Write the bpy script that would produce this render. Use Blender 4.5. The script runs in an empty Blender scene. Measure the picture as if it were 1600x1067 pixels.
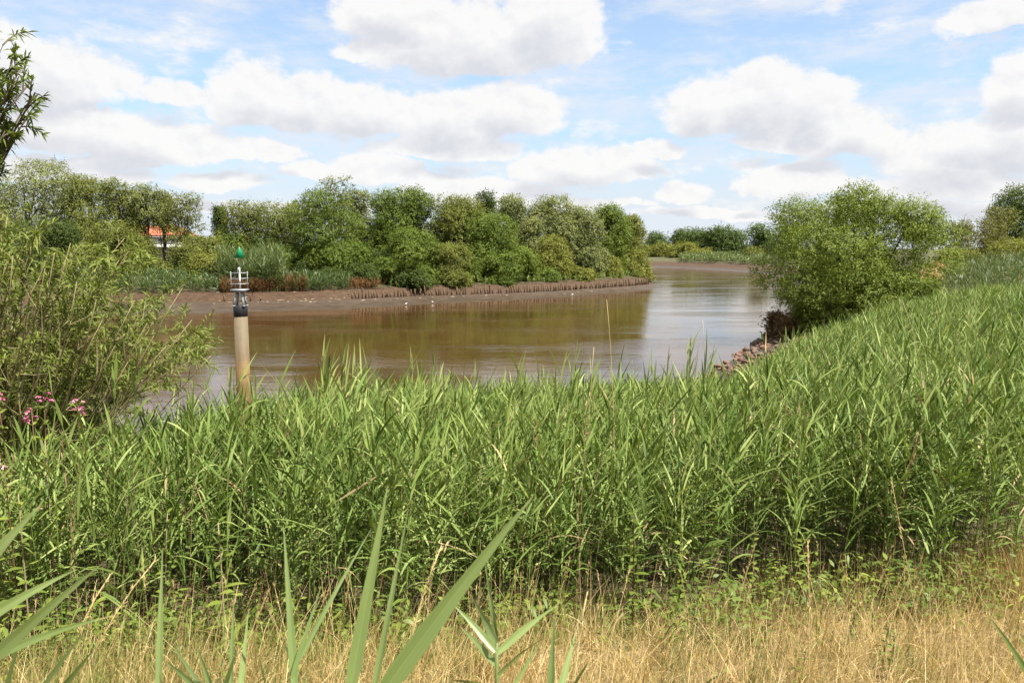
import bpy, math
import numpy as np

# ------------------------------------------------------------------ camera, world, sun, exposure
S = bpy.context.scene
COL = S.collection
R = math.radians
FPX, PITCH, EYE = 1244.0, R(6.67), 6.0

cam_d = bpy.data.cameras.new("camera")
cam = bpy.data.objects.new("camera", cam_d)
COL.objects.link(cam)
cam_d.sensor_width = 36.0
cam_d.lens = 36.0 * FPX / 1600.0
cam_d.clip_start, cam_d.clip_end = 0.05, 6000
cam.location = (0, 0, EYE)
cam.rotation_euler = (R(90) - PITCH, 0, 0)
S.camera = cam
cam_d.dof.use_dof = True; cam_d.dof.focus_distance = 14.0; cam_d.dof.aperture_fstop = 9.0

SUN_AZ, SUN_EL = R(124), R(60)          # clockwise from +Y (from the right, a little behind)
SUN_DIR = (math.sin(SUN_AZ) * math.cos(SUN_EL), math.cos(SUN_AZ) * math.cos(SUN_EL), math.sin(SUN_EL))
sun_d = bpy.data.lights.new("sun", 'SUN')
sun_d.energy, sun_d.angle, sun_d.color = 5.0, R(0.5), (1.0, 0.95, 0.86)
sun = bpy.data.objects.new("sun", sun_d)
COL.objects.link(sun)
sun.rotation_euler = (R(90) - SUN_EL, 0, math.pi - SUN_AZ)

S.view_settings.view_transform = 'Standard'
S.view_settings.look = 'None'
S.view_settings.gamma = 1
S.view_settings.exposure = 1.6
SKY_STRENGTH = 0.0705
CLOUD_WHITE, CLOUD_GREY = (4.6, 4.55, 4.5), (3.42, 3.47, 3.72)   # times SKY_STRENGTH

F_ = np.array((0, math.cos(PITCH), -math.sin(PITCH)))
U_ = np.array((0, math.sin(PITCH), math.cos(PITCH)))


def ray(px, py):
    return F_ + np.array((1.0, 0, 0)) * ((px - 800) / FPX) + U_ * ((533.5 - py) / FPX)


def at(px, py, d):
    """world point seen at (px, py) of the photograph, d metres ahead."""
    v = ray(px, py)
    return np.array((0, 0, EYE)) + v * (d / v[1])


def azel(px, py):
    v = ray(px, py)
    return math.atan2(v[0], v[1]), math.atan2(v[2], math.hypot(v[0], v[1]))


def sc(c, k): return tuple(x * k for x in c)


# ---- small node language
class X:
    def __init__(s, nt, sock): s.nt, s.s = nt, sock
    def _m(s, op, *a, clamp=False):
        n = s.nt.nodes.new('ShaderNodeMath'); n.operation = op; n.use_clamp = clamp
        for i, v in enumerate((s,) + a):
            if isinstance(v, X): s.nt.links.new(v.s, n.inputs[i])
            else: n.inputs[i].default_value = v
        return X(s.nt, n.outputs[0])
    def __add__(s, o): return s._m('ADD', o)
    def __sub__(s, o): return s._m('SUBTRACT', o)
    def __mul__(s, o): return s._m('MULTIPLY', o)
    def __truediv__(s, o): return s._m('DIVIDE', o)
    def clamp(s): return s._m('ADD', 0.0, clamp=True)
    def mn(s, o): return s._m('MINIMUM', o)
    def mx(s, o): return s._m('MAXIMUM', o)
    def smin(s, o, k): return s._m('SMOOTH_MIN', o, k)
    def step(s, a, b, smooth=True):
        n = s.nt.nodes.new('ShaderNodeMapRange'); n.interpolation_type = 'SMOOTHSTEP' if smooth else 'LINEAR'
        s.nt.links.new(s.s, n.inputs[0]); n.inputs[1].default_value = a; n.inputs[2].default_value = b
        return X(s.nt, n.outputs[0])
    def v(s, op, b=None, c=None):
        n = s.nt.nodes.new('ShaderNodeVectorMath'); n.operation = op
        s.nt.links.new(s.s, n.inputs[0])
        for i, q in ((1, b), (2, c)):
            if q is None: continue
            if isinstance(q, X): s.nt.links.new(q.s, n.inputs[i])
            else: n.inputs[i].default_value = q
        return X(s.nt, n.outputs['Value'] if op in ('LENGTH', 'DOT_PRODUCT') else n.outputs[0])


def noise(nt, vec, scale, detail=4, rough=0.55, color=False, dist=0.0, lac=2.0):
    n = nt.nodes.new('ShaderNodeTexNoise')
    if vec is not None: nt.links.new(vec.s, n.inputs['Vector'])
    n.inputs['Scale'].default_value = scale; n.inputs['Detail'].default_value = detail
    n.inputs['Roughness'].default_value = rough; n.inputs['Distortion'].default_value = dist
    n.inputs['Lacunarity'].default_value = lac
    return X(nt, n.outputs['Color' if color else 0])


def mixc(nt, f, a, b, mode='MIX'):
    n = nt.nodes.new('ShaderNodeMix'); n.data_type = 'RGBA'; n.blend_type = mode
    for idx, q in ((0, f), (6, a), (7, b)):
        if isinstance(q, X): nt.links.new(q.s, n.inputs[idx])
        elif idx == 0: n.inputs[0].default_value = q
        else: n.inputs[idx].default_value = (*q, 1)
    return X(nt, n.outputs[2])


def comb(nt, x, y, z=0.0):
    n = nt.nodes.new('ShaderNodeCombineXYZ')
    for i, q in enumerate((x, y, z)):
        if isinstance(q, X): nt.links.new(q.s, n.inputs[i])
        else: n.inputs[i].default_value = q
    return X(nt, n.outputs[0])


def sep(nt, v):
    n = nt.nodes.new('ShaderNodeSeparateXYZ'); nt.links.new(v.s, n.inputs[0])
    return [X(nt, o) for o in n.outputs]


# cumulus: centre and radii in photograph pixels, used only as sky directions (azimuth, elevation)
CLOUDS = [(70, 105, 120, 48), (0, 80, 90, 45), (150, 120, 60, 22), (100, 190, 120, 34), (215, 212, 150, 32), (350, 228, 100, 16), (60, 262, 170, 16),
          (270, 140, 52, 20), (400, 140, 72, 48), (480, 150, 90, 42), (570, 165, 130, 40), (700, 176, 130, 40), (800, 165, 90, 40),
          (730, 52, 190, 52), (860, 30, 90, 56), (620, 10, 110, 34), (590, 72, 70, 18), (700, 228, 130, 22), (335, 278, 64, 15), (430, 240, 60, 14), (580, 262, 80, 22), (490, 268, 60, 14),
          (760, 300, 130, 20), (680, 285, 60, 16), (910, 255, 130, 34), (1030, 228, 54, 16), (850, 262, 70, 22), (1190, 150, 108, 52), (1100, 160, 64, 40), (1270, 160, 62, 50),
          (1330, 205, 90, 36), (1200, 216, 48, 18), (1290, 222, 110, 16), (1255, 280, 95, 26), (1065, 298, 48, 18), (1180, 292, 36, 10), (1540, 205, 90, 30), (1490, 240, 110, 40), (1600, 200, 80, 50),
          (1600, 125, 60, 34), (1575, 18, 90, 24), (1480, 290, 130, 20), (330, 318, 150, 10), (900, 318, 120, 8), (1120, 330, 130, 10), (1400, 330, 160, 12), (620, 318, 90, 8), (180, 250, 60, 10)]


def build_world():
    w = bpy.data.worlds.new("World"); S.world = w; w.use_nodes = True
    nt = w.node_tree; nt.nodes.clear()
    out = nt.nodes.new('ShaderNodeOutputWorld'); bg = nt.nodes.new('ShaderNodeBackground')
    nt.links.new(bg.outputs[0], out.inputs[0]); bg.inputs[1].default_value = SKY_STRENGTH
    sky = nt.nodes.new('ShaderNodeTexSky'); sky.sky_type = 'NISHITA'; sky.sun_disc = False
    sky.sun_elevation = SUN_EL; sky.sun_rotation = SUN_AZ; sky.air_density = 1.0; sky.dust_density = 0.6; sky.ozone_density = 1.4
    tc = nt.nodes.new('ShaderNodeTexCoord'); d = X(nt, tc.outputs['Generated'])
    x, y, z = sep(nt, d)
    az = x._m('ARCTAN2', y); el = z._m('ARCSINE')
    p = comb(nt, az, el)
    big = noise(nt, p.v('MULTIPLY', (1, 1.5, 1)), 9, 7, 0.62, color=True)
    pw = p.v('ADD', big.v('SUBTRACT', (0.5, 0.5, 0.5)).v('MULTIPLY', (0.075, 0.045, 0)))
    def dens(pp):
        acc = None
        for cx, cy, rx, ry in CLOUDS:
            a, e = azel(cx, cy + ry * 0.45)
            sx, sy = FPX / (rx * 1.02), FPX / (ry * 1.36)
            q = pp.v('MULTIPLY_ADD', (sx, sy, 0), (-a * sx, -e * sy, 0))
            q = q.v('MAXIMUM', q.v('MULTIPLY', (1, -1.8, 0))).v('LENGTH')
            acc = q if acc is None else acc.smin(q, 0.10)
        return acc
    puff = noise(nt, p.v('MULTIPLY', (1, 1.3, 1)), 24, 7, 0.62)
    puff2 = noise(nt, p.v('ADD', (0.006, 0.009, 0)).v('MULTIPLY', (1, 1.3, 1)), 24, 4, 0.6)
    d0 = dens(pw)
    d1 = dens(pw.v('ADD', (0.010, 0.026, 0)))
    sky_front = az._m('ABSOLUTE').step(0.75, 1.0)
    above = el.step(0.30, 0.42).mx(sky_front)
    gen = noise(nt, p.v('MULTIPLY', (1, 1.6, 1)), 3.2, 6, 0.6)
    g0 = (gen * 3.0 + (-0.95))                                   # clouds outside the photographed part of the sky
    body = ((d0 * -1.0) + 1.0) + (puff - 0.5) * 0.95
    small = noise(nt, p.v('MULTIPLY', (1, 2.3, 1)).v('ADD', (0, 3.3, 0)), 9, 8, 0.62)
    body = body.mx((small - 0.575) * 1.5)
    body = body.mx((g0 - 0.1).mn(above * 2.0 - 1.0))
    dn = body.step(-0.07, 0.22)
    thick = (((d1 * -1.0) + 1.0) + (puff - 0.5) * 0.6).mx((g0 - 0.25).mn(above * 2.0 - 1.0))
    shade = (thick.step(0.12, 0.85) * 0.95 + (puff2 - puff) * 1.5).clamp()
    cirrus = noise(nt, p.v('MULTIPLY', (1, 3.4, 1)).v('ADD', (0, 7.1, 0)), 5, 6, 0.66).step(0.40, 0.66) * 0.85
    hz = el.step(0.15, 0.02) * 0.95
    veil = (cirrus.mx(hz) * 0.72) + 0.26
    skyc = mixc(nt, 1.0, X(nt, sky.outputs[0]), (0.86, 0.95, 1.0), 'MULTIPLY')
    skyc = mixc(nt, 1.0, skyc, mixc(nt, el.step(0.0, 0.22), (0.60, 0.68, 0.78), (1.0, 1.0, 1.0)), 'MULTIPLY')
    base = mixc(nt, veil, skyc, (3.75, 4.0, 4.4))
    cl = mixc(nt, shade, CLOUD_WHITE, CLOUD_GREY)
    fin = mixc(nt, dn * 0.96, base, cl)
    low = el.step(-0.02, 0.0)
    fin = mixc(nt, low, (0.6, 0.55, 0.45), fin)
    nt.links.new(fin.s, bg.inputs[0])
    w.cycles.sampling_method = 'MANUAL'; w.cycles.sample_map_resolution = 512


build_world()


# ------------------------------------------------------------------ mesh helpers
def nrm(v):
    v = np.asarray(v, float)
    return v / np.maximum(np.linalg.norm(v, axis=-1, keepdims=True), 1e-9)


class MB:
    def __init__(s): s.v, s.q, s.t, s.n = [], [], [], 0
    def add(s, v, q, tint=0.5):
        v = np.asarray(v, float).reshape(-1, 3); q = np.asarray(q, int).reshape(-1, 4)
        s.v.append(v); s.q.append(q + s.n); s.n += len(v)
        s.t.append(np.broadcast_to(np.asarray(tint, float), (len(v),)).copy())
        return s
    def build(s, name, mat, parent=None, origin=None, smooth=False):
        me = bpy.data.meshes.new(name)
        v = np.concatenate(s.v); q = np.concatenate(s.q); t = np.concatenate(s.t)
        o = bpy.data.objects.new(name, me); COL.objects.link(o)
        off = np.zeros(3) if origin is None else np.asarray(origin, float)
        v = v - off
        if parent is None: o.location = off
        else: o.parent = parent
        tri = q[:, 2] == q[:, 3]
        nq = int((~tri).sum()); ntr = int(tri.sum())
        loops = np.concatenate([q[~tri].ravel(), q[tri][:, :3].ravel()])
        starts = np.concatenate([np.arange(nq) * 4, nq * 4 + np.arange(ntr) * 3])
        me.vertices.add(len(v)); me.vertices.foreach_set('co', v.ravel().astype(np.float32))
        me.loops.add(len(loops)); me.loops.foreach_set('vertex_index', loops.astype(np.int32))
        me.polygons.add(nq + ntr); me.polygons.foreach_set('loop_start', starts.astype(np.int32))
        if smooth: me.polygons.foreach_set('use_smooth', np.ones(nq + ntr, bool))
        a = me.attributes.new('tint', 'FLOAT', 'POINT'); a.data.foreach_set('value', t.astype(np.float32))
        me.update(calc_edges=True)
        if mat: me.materials.append(mat)
        return o


def tag(o, label=None, cat=None, group=None, kind=None):
    if label: o['label'] = label
    if cat: o['category'] = cat
    if group: o['group'] = group
    if kind: o['kind'] = kind
    return o


def thing(name, loc, label, cat, group=None):
    o = bpy.data.objects.new(name, None); COL.objects.link(o); o.location = tuple(loc); o.empty_display_size = 0.2
    return tag(o, label, cat, group)


def tube(mb, pts, rad, n=5, tint=0.5, cap=True):
    pts = np.asarray(pts, float); k = len(pts)
    rad = np.broadcast_to(np.asarray(rad, float), (k,))
    d = nrm(np.gradient(pts, axis=0))
    ref = np.where(np.abs(d[:, 2:3]) > 0.9, np.array([[1.0, 0, 0]]), np.array([[0, 0, 1.0]]))
    a = nrm(np.cross(d, ref)); b = np.cross(d, a)
    th = np.arange(n) * 2 * math.pi / n
    v = pts[:, None] + rad[:, None, None] * (np.cos(th)[None, :, None] * a[:, None] + np.sin(th)[None, :, None] * b[:, None])
    i = np.arange(k - 1)[:, None] * n + np.arange(n)[None]
    j = np.arange(k - 1)[:, None] * n + (np.arange(n)[None] + 1) % n
    q = np.stack([i, j, j + n, i + n], -1).reshape(-1, 4)
    v = v.reshape(-1, 3)
    if cap:
        v = np.concatenate([v, pts[:1], pts[-1:]])
        m = np.arange(n); m2 = (m + 1) % n; c0 = k * n
        q = np.concatenate([q, np.stack([m2, m, np.full(n, c0), np.full(n, c0)], -1),
                            np.stack([m + (k - 1) * n, m2 + (k - 1) * n, np.full(n, c0 + 1), np.full(n, c0 + 1)], -1)])
    mb.add(v, q, tint)


def lathe(mb, c, prof, n=24, tint=0.5):
    tube(mb, [(c[0], c[1], c[2] + z) for r, z in prof], [r for r, z in prof], n, tint)


def box(mb, c, s, rz=0.0, tint=0.5):
    x, y, z = (np.asarray(s, float) / 2)
    v = np.array([(-x, -y, -z), (x, -y, -z), (x, y, -z), (-x, y, -z), (-x, -y, z), (x, -y, z), (x, y, z), (-x, y, z)])
    ca, sa = math.cos(rz), math.sin(rz)
    v = np.stack([v[:, 0] * ca - v[:, 1] * sa, v[:, 0] * sa + v[:, 1] * ca, v[:, 2]], -1) + np.asarray(c, float)
    mb.add(v, [(3, 2, 1, 0), (4, 5, 6, 7), (0, 1, 5, 4), (1, 2, 6, 5), (2, 3, 7, 6), (3, 0, 4, 7)], tint)


REED_PROF = lambda t: np.clip(np.minimum(t / 0.22, 1.0) * 0.55 + 0.45, 0, 1) * np.clip((1 - t) / 0.62, 0.03, 1) ** 0.9
LANCE_PROF = lambda t: np.maximum(np.sin(np.clip(t, 0, 1) ** 0.75 * math.pi), 0.05)


def ribbons(mb, rng, P, D, L, W, droop, nseg, prof, tint, twist=0.6):
    N = len(P)
    t = np.linspace(0, 1, nseg + 1)
    C = P[:, None] + D[:, None] * (L[:, None] * t)[..., None]
    C[..., 2] -= (droop * L)[:, None] * t ** 2
    up = np.array([0, 0, 1.0]) + rng.normal(0, twist, (N, 3))
    side = nrm(np.cross(D, up))
    w = (W[:, None] * prof(t)[None])[..., None] * 0.5
    v = np.stack([C - side[:, None] * w, C + side[:, None] * w], 2)
    b = (np.arange(N) * (nseg + 1) * 2)[:, None] + (np.arange(nseg) * 2)[None]
    q = np.stack([b, b + 1, b + 3, b + 2], -1).reshape(-1, 4)
    mb.add(v.reshape(-1, 3), q, np.repeat(np.broadcast_to(tint, (N,)), (nseg + 1) * 2))


def diamonds(mb, rng, P, D, L, W, tint, Nrm=None):
    """one four-cornered leaf per point"""
    n = len(P)
    h = rng.normal(0, 1, (n, 3)) if Nrm is None else Nrm + rng.normal(0, 0.38, (n, 3))
    if Nrm is not None: D = nrm(D - h * (np.sum(D * h, -1) / np.maximum(np.sum(h * h, -1), 1e-6))[:, None] * 0.75)
    side = nrm(np.cross(D, h))
    m = P + D * (L * 0.45)[:, None]
    v = np.stack([P, m + side * (W * 0.5)[:, None], P + D * L[:, None], m - side * (W * 0.5)[:, None]], 1)
    mb.add(v.reshape(-1, 3), np.arange(n * 4).reshape(-1, 4), np.repeat(np.broadcast_to(tint, (n,)), 4))


# ------------------------------------------------------------------ materials
def new_mat(name):
    m = bpy.data.materials.new(name); m.use_nodes = True
    nt = m.node_tree; nt.nodes.clear()
    o = nt.nodes.new('ShaderNodeOutputMaterial')
    return m, nt, o


def bsdf(nt, col, rough=0.7, spec=0.3, metal=0.0, normal=None):
    b = nt.nodes.new('ShaderNodeBsdfPrincipled')
    if isinstance(col, X): nt.links.new(col.s, b.inputs['Base Color'])
    else: b.inputs['Base Color'].default_value = (*col, 1)
    if isinstance(rough, X): nt.links.new(rough.s, b.inputs['Roughness'])
    else: b.inputs['Roughness'].default_value = rough
    b.inputs['Specular IOR Level'].default_value = spec; b.inputs['Metallic'].default_value = metal
    if normal is not None: nt.links.new(normal.s, b.inputs['Normal'])
    return b


def bump(nt, h, strength=0.5, dist=0.05):
    n = nt.nodes.new('ShaderNodeBump'); n.inputs['Strength'].default_value = strength; n.inputs['Distance'].default_value = dist
    nt.links.new(h.s, n.inputs['Height'])
    return X(nt, n.outputs[0])


def pos(nt): return X(nt, nt.nodes.new('ShaderNodeNewGeometry').outputs['Position'])


def ramp(nt, f, stops):
    n = nt.nodes.new('ShaderNodeValToRGB'); e = n.color_ramp.elements
    while len(e) < len(stops): e.new(0.5)
    for k, (p, c) in zip(e, stops): k.position = p; k.color = (*c, 1)
    nt.links.new(f.s, n.inputs[0])
    return X(nt, n.outputs[0])


def leaf_mat(name, stops, trans=0.3, rough=0.45, spec=0.35):
    m, nt, o = new_mat(name)
    a = nt.nodes.new('ShaderNodeAttribute'); a.attribute_name = 'tint'
    c = ramp(nt, X(nt, a.outputs['Fac']), [(p_, sc(c_, 0.80)) for p_, c_ in stops])
    b = bsdf(nt, c, rough, spec)
    tr = nt.nodes.new('ShaderNodeBsdfTranslucent')
    c2 = mixc(nt, 1.0, c, (1.15, 1.2, 0.55), 'MULTIPLY'); nt.links.new(c2.s, tr.inputs[0])
    mx = nt.nodes.new('ShaderNodeMixShader'); mx.inputs[0].default_value = trans
    nt.links.new(b.outputs[0], mx.inputs[1]); nt.links.new(tr.outputs[0], mx.inputs[2]); nt.links.new(mx.outputs[0], o.inputs[0])
    return m


def plain(name, c1, c2=None, scale=8.0, rough=0.7, spec=0.3, metal=0.0, bmp=0.0, stretch=(1, 1, 1)):
    m, nt, o = new_mat(name)
    c2 = c2 or tuple(x * 0.6 for x in c1)
    c1, c2 = sc(c1, 0.75), sc(c2, 0.75)
    tc = nt.nodes.new('ShaderNodeTexCoord'); v = X(nt, tc.outputs['Object']).v('MULTIPLY', stretch)
    n = noise(nt, v, scale, 5, 0.6)
    c = mixc(nt, n.step(0.3, 0.7), c1, c2)
    b = bsdf(nt, c, rough, spec, metal, bump(nt, n, bmp, 0.03) if bmp else None)
    nt.links.new(b.outputs[0], o.inputs[0])
    return m




def foliage(name, c, trans=0.34):
    return leaf_mat(name, [(0.0, sc(c, 0.62)), (0.5, c), (1.0, (c[0] * 1.5, c[1] * 1.35, c[2] * 1.25))], trans, 0.6, 0.15)


LEAF = {
    'G': foliage('leaf_mid_green', (0.12, 0.17, 0.028)),
    'O': foliage('leaf_olive', (0.15, 0.172, 0.038)),
    'S': foliage('leaf_silver', (0.185, 0.212, 0.078)),
    'Y': foliage('leaf_yellow_green', (0.185, 0.200, 0.040)),
    'D': foliage('leaf_dark_green', (0.072, 0.105, 0.024)),
    'B': foliage('leaf_brown_green', (0.125, 0.080, 0.036)),
    'W': foliage('leaf_willow_near', (0.158, 0.200, 0.044), 0.32),
    'K': foliage('leaf_bush', (0.150, 0.198, 0.032), 0.30),
    'V': foliage('leaf_olive_brown', (0.150, 0.152, 0.042)),
    'F': foliage('leaf_far', (0.085, 0.13, 0.034)),
}
BARK = plain('bark', (0.16, 0.13, 0.09), (0.08, 0.065, 0.045), 14, 0.9, 0.1, 0, 0.4, (1, 1, 0.25))
BARK_PALE = plain('bark_pale', (0.34, 0.29, 0.15), (0.22, 0.18, 0.10), 14, 0.85, 0.15, 0, 0.3, (1, 1, 0.3))
BARK_GREY = plain('bark_grey', (0.30, 0.27, 0.22), (0.18, 0.16, 0.13), 10, 0.9, 0.1)
REED = leaf_mat('reed_leaf', [(0.0, (0.044, 0.080, 0.014)), (0.3, (0.105, 0.164, 0.032)), (0.62, (0.202, 0.262, 0.068)), (0.84, (0.34, 0.385, 0.14)),
                              (0.875, (0.42, 0.33, 0.17)), (1.0, (0.27, 0.18, 0.10))], 0.22, 0.55, 0.14)
REED_BLUE = leaf_mat('reed_leaf_bluish', [(0.0, (0.055, 0.088, 0.026)), (0.5, (0.095, 0.140, 0.040)), (0.86, (0.16, 0.195, 0.06)), (0.9, (0.34, 0.25, 0.13)), (1.0, (0.25, 0.16, 0.08))], 0.28)
STRAW = leaf_mat('straw', [(0.0, (0.10, 0.14, 0.03)), (0.22, (0.19, 0.21, 0.05)), (0.3, (0.25, 0.14, 0.055)), (0.6, (0.48, 0.34, 0.13)), (1.0, (0.70, 0.56, 0.30))], 0.25, 0.55, 0.3)
RUST = leaf_mat('dead_brush', [(0.0, (0.08, 0.045, 0.022)), (0.5, (0.16, 0.08, 0.034)), (1.0, (0.27, 0.16, 0.07))], 0.2, 0.7, 0.1)
HERB = leaf_mat('herb_leaf', [(0.0, (0.07, 0.11, 0.02)), (0.5, (0.125, 0.175, 0.03)), (1.0, (0.25, 0.29, 0.045))], 0.32, 0.5, 0.25)
BLADE = leaf_mat('broad_reed_leaf', [(0.0, (0.10, 0.150, 0.040)), (0.5, (0.165, 0.225, 0.070)), (0.88, (0.25, 0.31, 0.12)), (1.0, (0.36, 0.27, 0.13))], 0.33, 0.4, 0.4)
PETAL = leaf_mat('pink_petal', [(0.0, (0.50, 0.10, 0.25)), (0.5, (0.68, 0.24, 0.42)), (1.0, (0.85, 0.62, 0.70))], 0.3, 0.5, 0.2)
RED_STEM = plain('red_stem', (0.13, 0.06, 0.03), (0.09, 0.065, 0.025), 9, 0.6)

# ------------------------------------------------------------------ the lie of the land
RIVER = np.array([(-300, 10), (-90, 12), (-60, 14), (-25, 16.5), (-8, 18), (0, 23), (6, 31), (10.3, 39.7), (12.9, 44.6), (16.7, 52.6), (20, 62), (25, 74), (32.5, 91),
                  (46, 130), (61, 187), (55, 232), (42, 262), (0, 300), (-120, 350), (-400, 380), (-400, 320), (-200, 300), (-80, 250), (-10, 190), (14, 141), (20, 133),
                  (24, 129), (23, 123), (19, 116), (8, 101), (0, 93), (-7, 88), (-16, 79.5), (-29, 73.5), (-50, 69.5), (-90, 66), (-300, 62)], float)
LEVEE_END = 14       # index of the last vertex of the near shore


def seg_dist(x, y, poly, closed):
    best = np.full(x.shape, 1e9); idx = np.zeros(x.shape, int)
    n = len(poly)
    for i in range(n if closed else n - 1):
        a, b = poly[i], poly[(i + 1) % n]
        ab = b - a
        t = np.clip(((x - a[0]) * ab[0] + (y - a[1]) * ab[1]) / (ab @ ab), 0, 1)
        d = np.hypot(x - a[0] - t * ab[0], y - a[1] - t * ab[1])
        m = d < best; best[m] = d[m]; idx[m] = i
    return best, idx


def inside(x, y, poly):
    r = np.zeros(x.shape, bool); n = len(poly)
    for i in range(n):
        a, b = poly[i], poly[(i + 1) % n]
        c = ((a[1] > y) != (b[1] > y)) & (x < (b[0] - a[0]) * (y - a[1]) / (b[1] - a[1] + 1e-12) + a[0])
        r ^= c
    return r


def shore(x, y):
    x = np.atleast_1d(np.asarray(x, float)); y = np.atleast_1d(np.asarray(y, float))
    d, i = seg_dist(x, y, RIVER, True)
    s = np.where(inside(x, y, RIVER), -d, d)
    return s, i


def wob(x, y, f, seed=0.0):
    return (np.sin(x * f + 1.7 * np.sin(y * f * 0.63 + seed) + seed) + np.sin(y * f * 1.27 + 1.3 * np.sin(x * f * 0.71 + seed * 2) + 2.1) +
            0.5 * np.sin((x + y) * f * 2.3 + seed * 3) + 0.5 * np.sin((x - y) * f * 2.9 + 1.1)) / 3.0


def mud_w(x): return np.interp(x, [-40, -29, -16, 0, 10, 20, 25], [9.5, 9.2, 7.4, 5.2, 3.4, 1.9, 1.5])


def ground(x, y):
    x = np.atleast_1d(np.asarray(x, float)); y = np.atleast_1d(np.asarray(y, float))
    s, i = shore(x, y)
    near = np.interp(s, [-30, -3, 0, 3, 6, 11, 15, 25], [-2.5, -0.8, 0, 0.75, 1.3, 1.95, 2.65, 3.0])
    near = near + 0.85 * np.clip((x - 4.5) / 8, 0, 1) * np.clip((s - 2.5) / 5, 0, 1) * np.clip((25 - s) / 10, 0, 1)
    near = near + 0.75 * np.clip((y - 7.0) / 1.8, 0, 1) * np.clip((-x - 0.3) / 2, 0, 1) * np.clip((x + 6.5) / 2, 0, 1) * np.clip((s - 4) / 5, 0, 1) * np.clip((20 - s) / 6, 0, 1)
    w = mud_w(x)
    u = s - w
    far = np.where(s < 0, np.maximum(s * 0.12, -2.5), np.where(u < 0, 0.52 * s / w, np.interp(u, [0, 0.35, 0.7, 3.0, 6, 20], [0.52, 0.62, 1.25, 1.65, 2.2, 2.9])))
    bend = np.interp(s, [-30, 0, 9, 12, 20, 60], [-2.5, 0, 0.9, 1.7, 2.6, 3.0])
    isl = (i >= 24)
    h = np.where(isl, far, np.where(i >= 13, bend, near))
    # beyond ~130 m both profiles meet
    dike = np.interp(y + 0.35 * np.sin(x * 0.6) - 0.05 * np.maximum(x, 0), [0.3, 7.3], [1.0, 0.0])
    dike = dike * 1.62 * np.clip((40 - np.abs(x)) / 10, 0, 1)
    dike = np.where(y < 9, dike, 0)
    h = h + dike + wob(x, y, 0.9, 0.4) * 0.05 * np.clip(s, 0, 1) + wob(x, y, 2.6, 1.4) * 0.025 * np.clip(s + 0.4, 0, 1)
    return h


def gz(x, y): return float(ground(x, y)[0])


def axis(lo, mid0, mid1, hi, step):
    a = list(np.arange(mid0, mid1, step))
    k, p = step, a[-1]
    up = []
    while p < hi: k *= 1.16; p += k; up.append(p)
    k, p = step, a[0]; dn = []
    while p > lo: k *= 1.16; p -= k; dn.append(p)
    return np.array(dn[::-1] + a + up)


def build_ground():
    xs = axis(-2600, -52, 62, 2600, 0.7); ys = axis(-40, -4, 136, 3800, 0.7)
    gx, gy = np.meshgrid(xs, ys)
    z = ground(gx.ravel(), gy.ravel())
    n = len(xs)
    i = (np.arange(len(ys) - 1)[:, None] * n + np.arange(n - 1)[None]).ravel()
    mb = MB(); mb.add(np.stack([gx.ravel(), gy.ravel(), z], -1), np.stack([i, i + 1, i + n + 1, i + n], -1))
    m, nt, o = new_mat('earth')
    p = pos(nt); x, y, zz = sep(nt, p)
    n1 = noise(nt, p, 0.7, 6, 0.65); n2 = noise(nt, p, 5.5, 5, 0.7); n3 = noise(nt, p.v('MULTIPLY', (1, 1, 4)), 1.9, 5, 0.6)
    wet = mixc(nt, n1.step(0.35, 0.68), (0.050, 0.034, 0.021), (0.086, 0.061, 0.041))
    high = mixc(nt, n3.step(0.4, 0.62), (0.050, 0.027, 0.012), (0.085, 0.048, 0.024))
    mud = mixc(nt, (zz + (n1 - 0.5) * 0.5).step(0.30, 0.62), wet, high)
    soil = mixc(nt, n2.step(0.35, 0.65), (0.075, 0.062, 0.032), (0.13, 0.105, 0.05))
    grass = mixc(nt, n1.step(0.35, 0.7), (0.05, 0.065, 0.02), (0.115, 0.095, 0.045))
    far = mixc(nt, y.step(40, 60), soil, grass)
    straw = mixc(nt, n2.step(0.3, 0.7), (0.17, 0.115, 0.05), (0.30, 0.215, 0.10))
    inland = mixc(nt, (y + (n1 - 0.5) * 1.5).step(6.2, 7.4), straw, far)
    c = mixc(nt, (zz + (n2 - 0.5) * 0.35).step(1.35, 1.75), mud, inland)
    c = mixc(nt, 1.0, c, (0.66, 0.64, 0.62), 'MULTIPLY')
    rg = (zz + (n1 - 0.5) * 0.3).step(0.10, 0.55) * 0.45 + 0.42
    b = bsdf(nt, c, rg, 0.35, 0, bump(nt, n2 + n1, 0.7, 0.12))
    nt.links.new(b.outputs[0], o.inputs[0])
    tag(mb.build('ground', m, smooth=True), kind='structure')
    # water
    mb = MB(); mb.add([(-400, 5, 0), (120, 5, 0), (120, 420, 0), (-400, 420, 0)], [(0, 1, 2, 3)])
    m, nt, o = new_mat('river_water')
    p = pos(nt)
    broad = noise(nt, p.v('MULTIPLY', (0.05, 0.16, 1)), 1.0, 4, 0.6)
    gust = broad.step(0.42, 0.66)
    r1 = noise(nt, p.v('MULTIPLY', (0.9, 2.4, 1)), 1.0, 3, 0.55)
    r2 = noise(nt, p.v('MULTIPLY', (3.2, 7.0, 1)), 1.0, 3, 0.6)
    hgt = (r1 * 0.017 + r2 * 0.006) * (gust * 1.1 + 0.22)
    nb = bump(nt, hgt, 1.0, 1.0)
    c = mixc(nt, noise(nt, p, 0.12, 4, 0.6).step(0.35, 0.65), (0.042, 0.021, 0.0065), (0.055, 0.029, 0.010))
    b = bsdf(nt, c, 0.06, 0.5, 0, nb); b.inputs['IOR'].default_value = 1.45
    nt.links.new(b.outputs[0], o.inputs[0])
    tag(mb.build('river_water', m), kind='structure')


build_ground()


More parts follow.
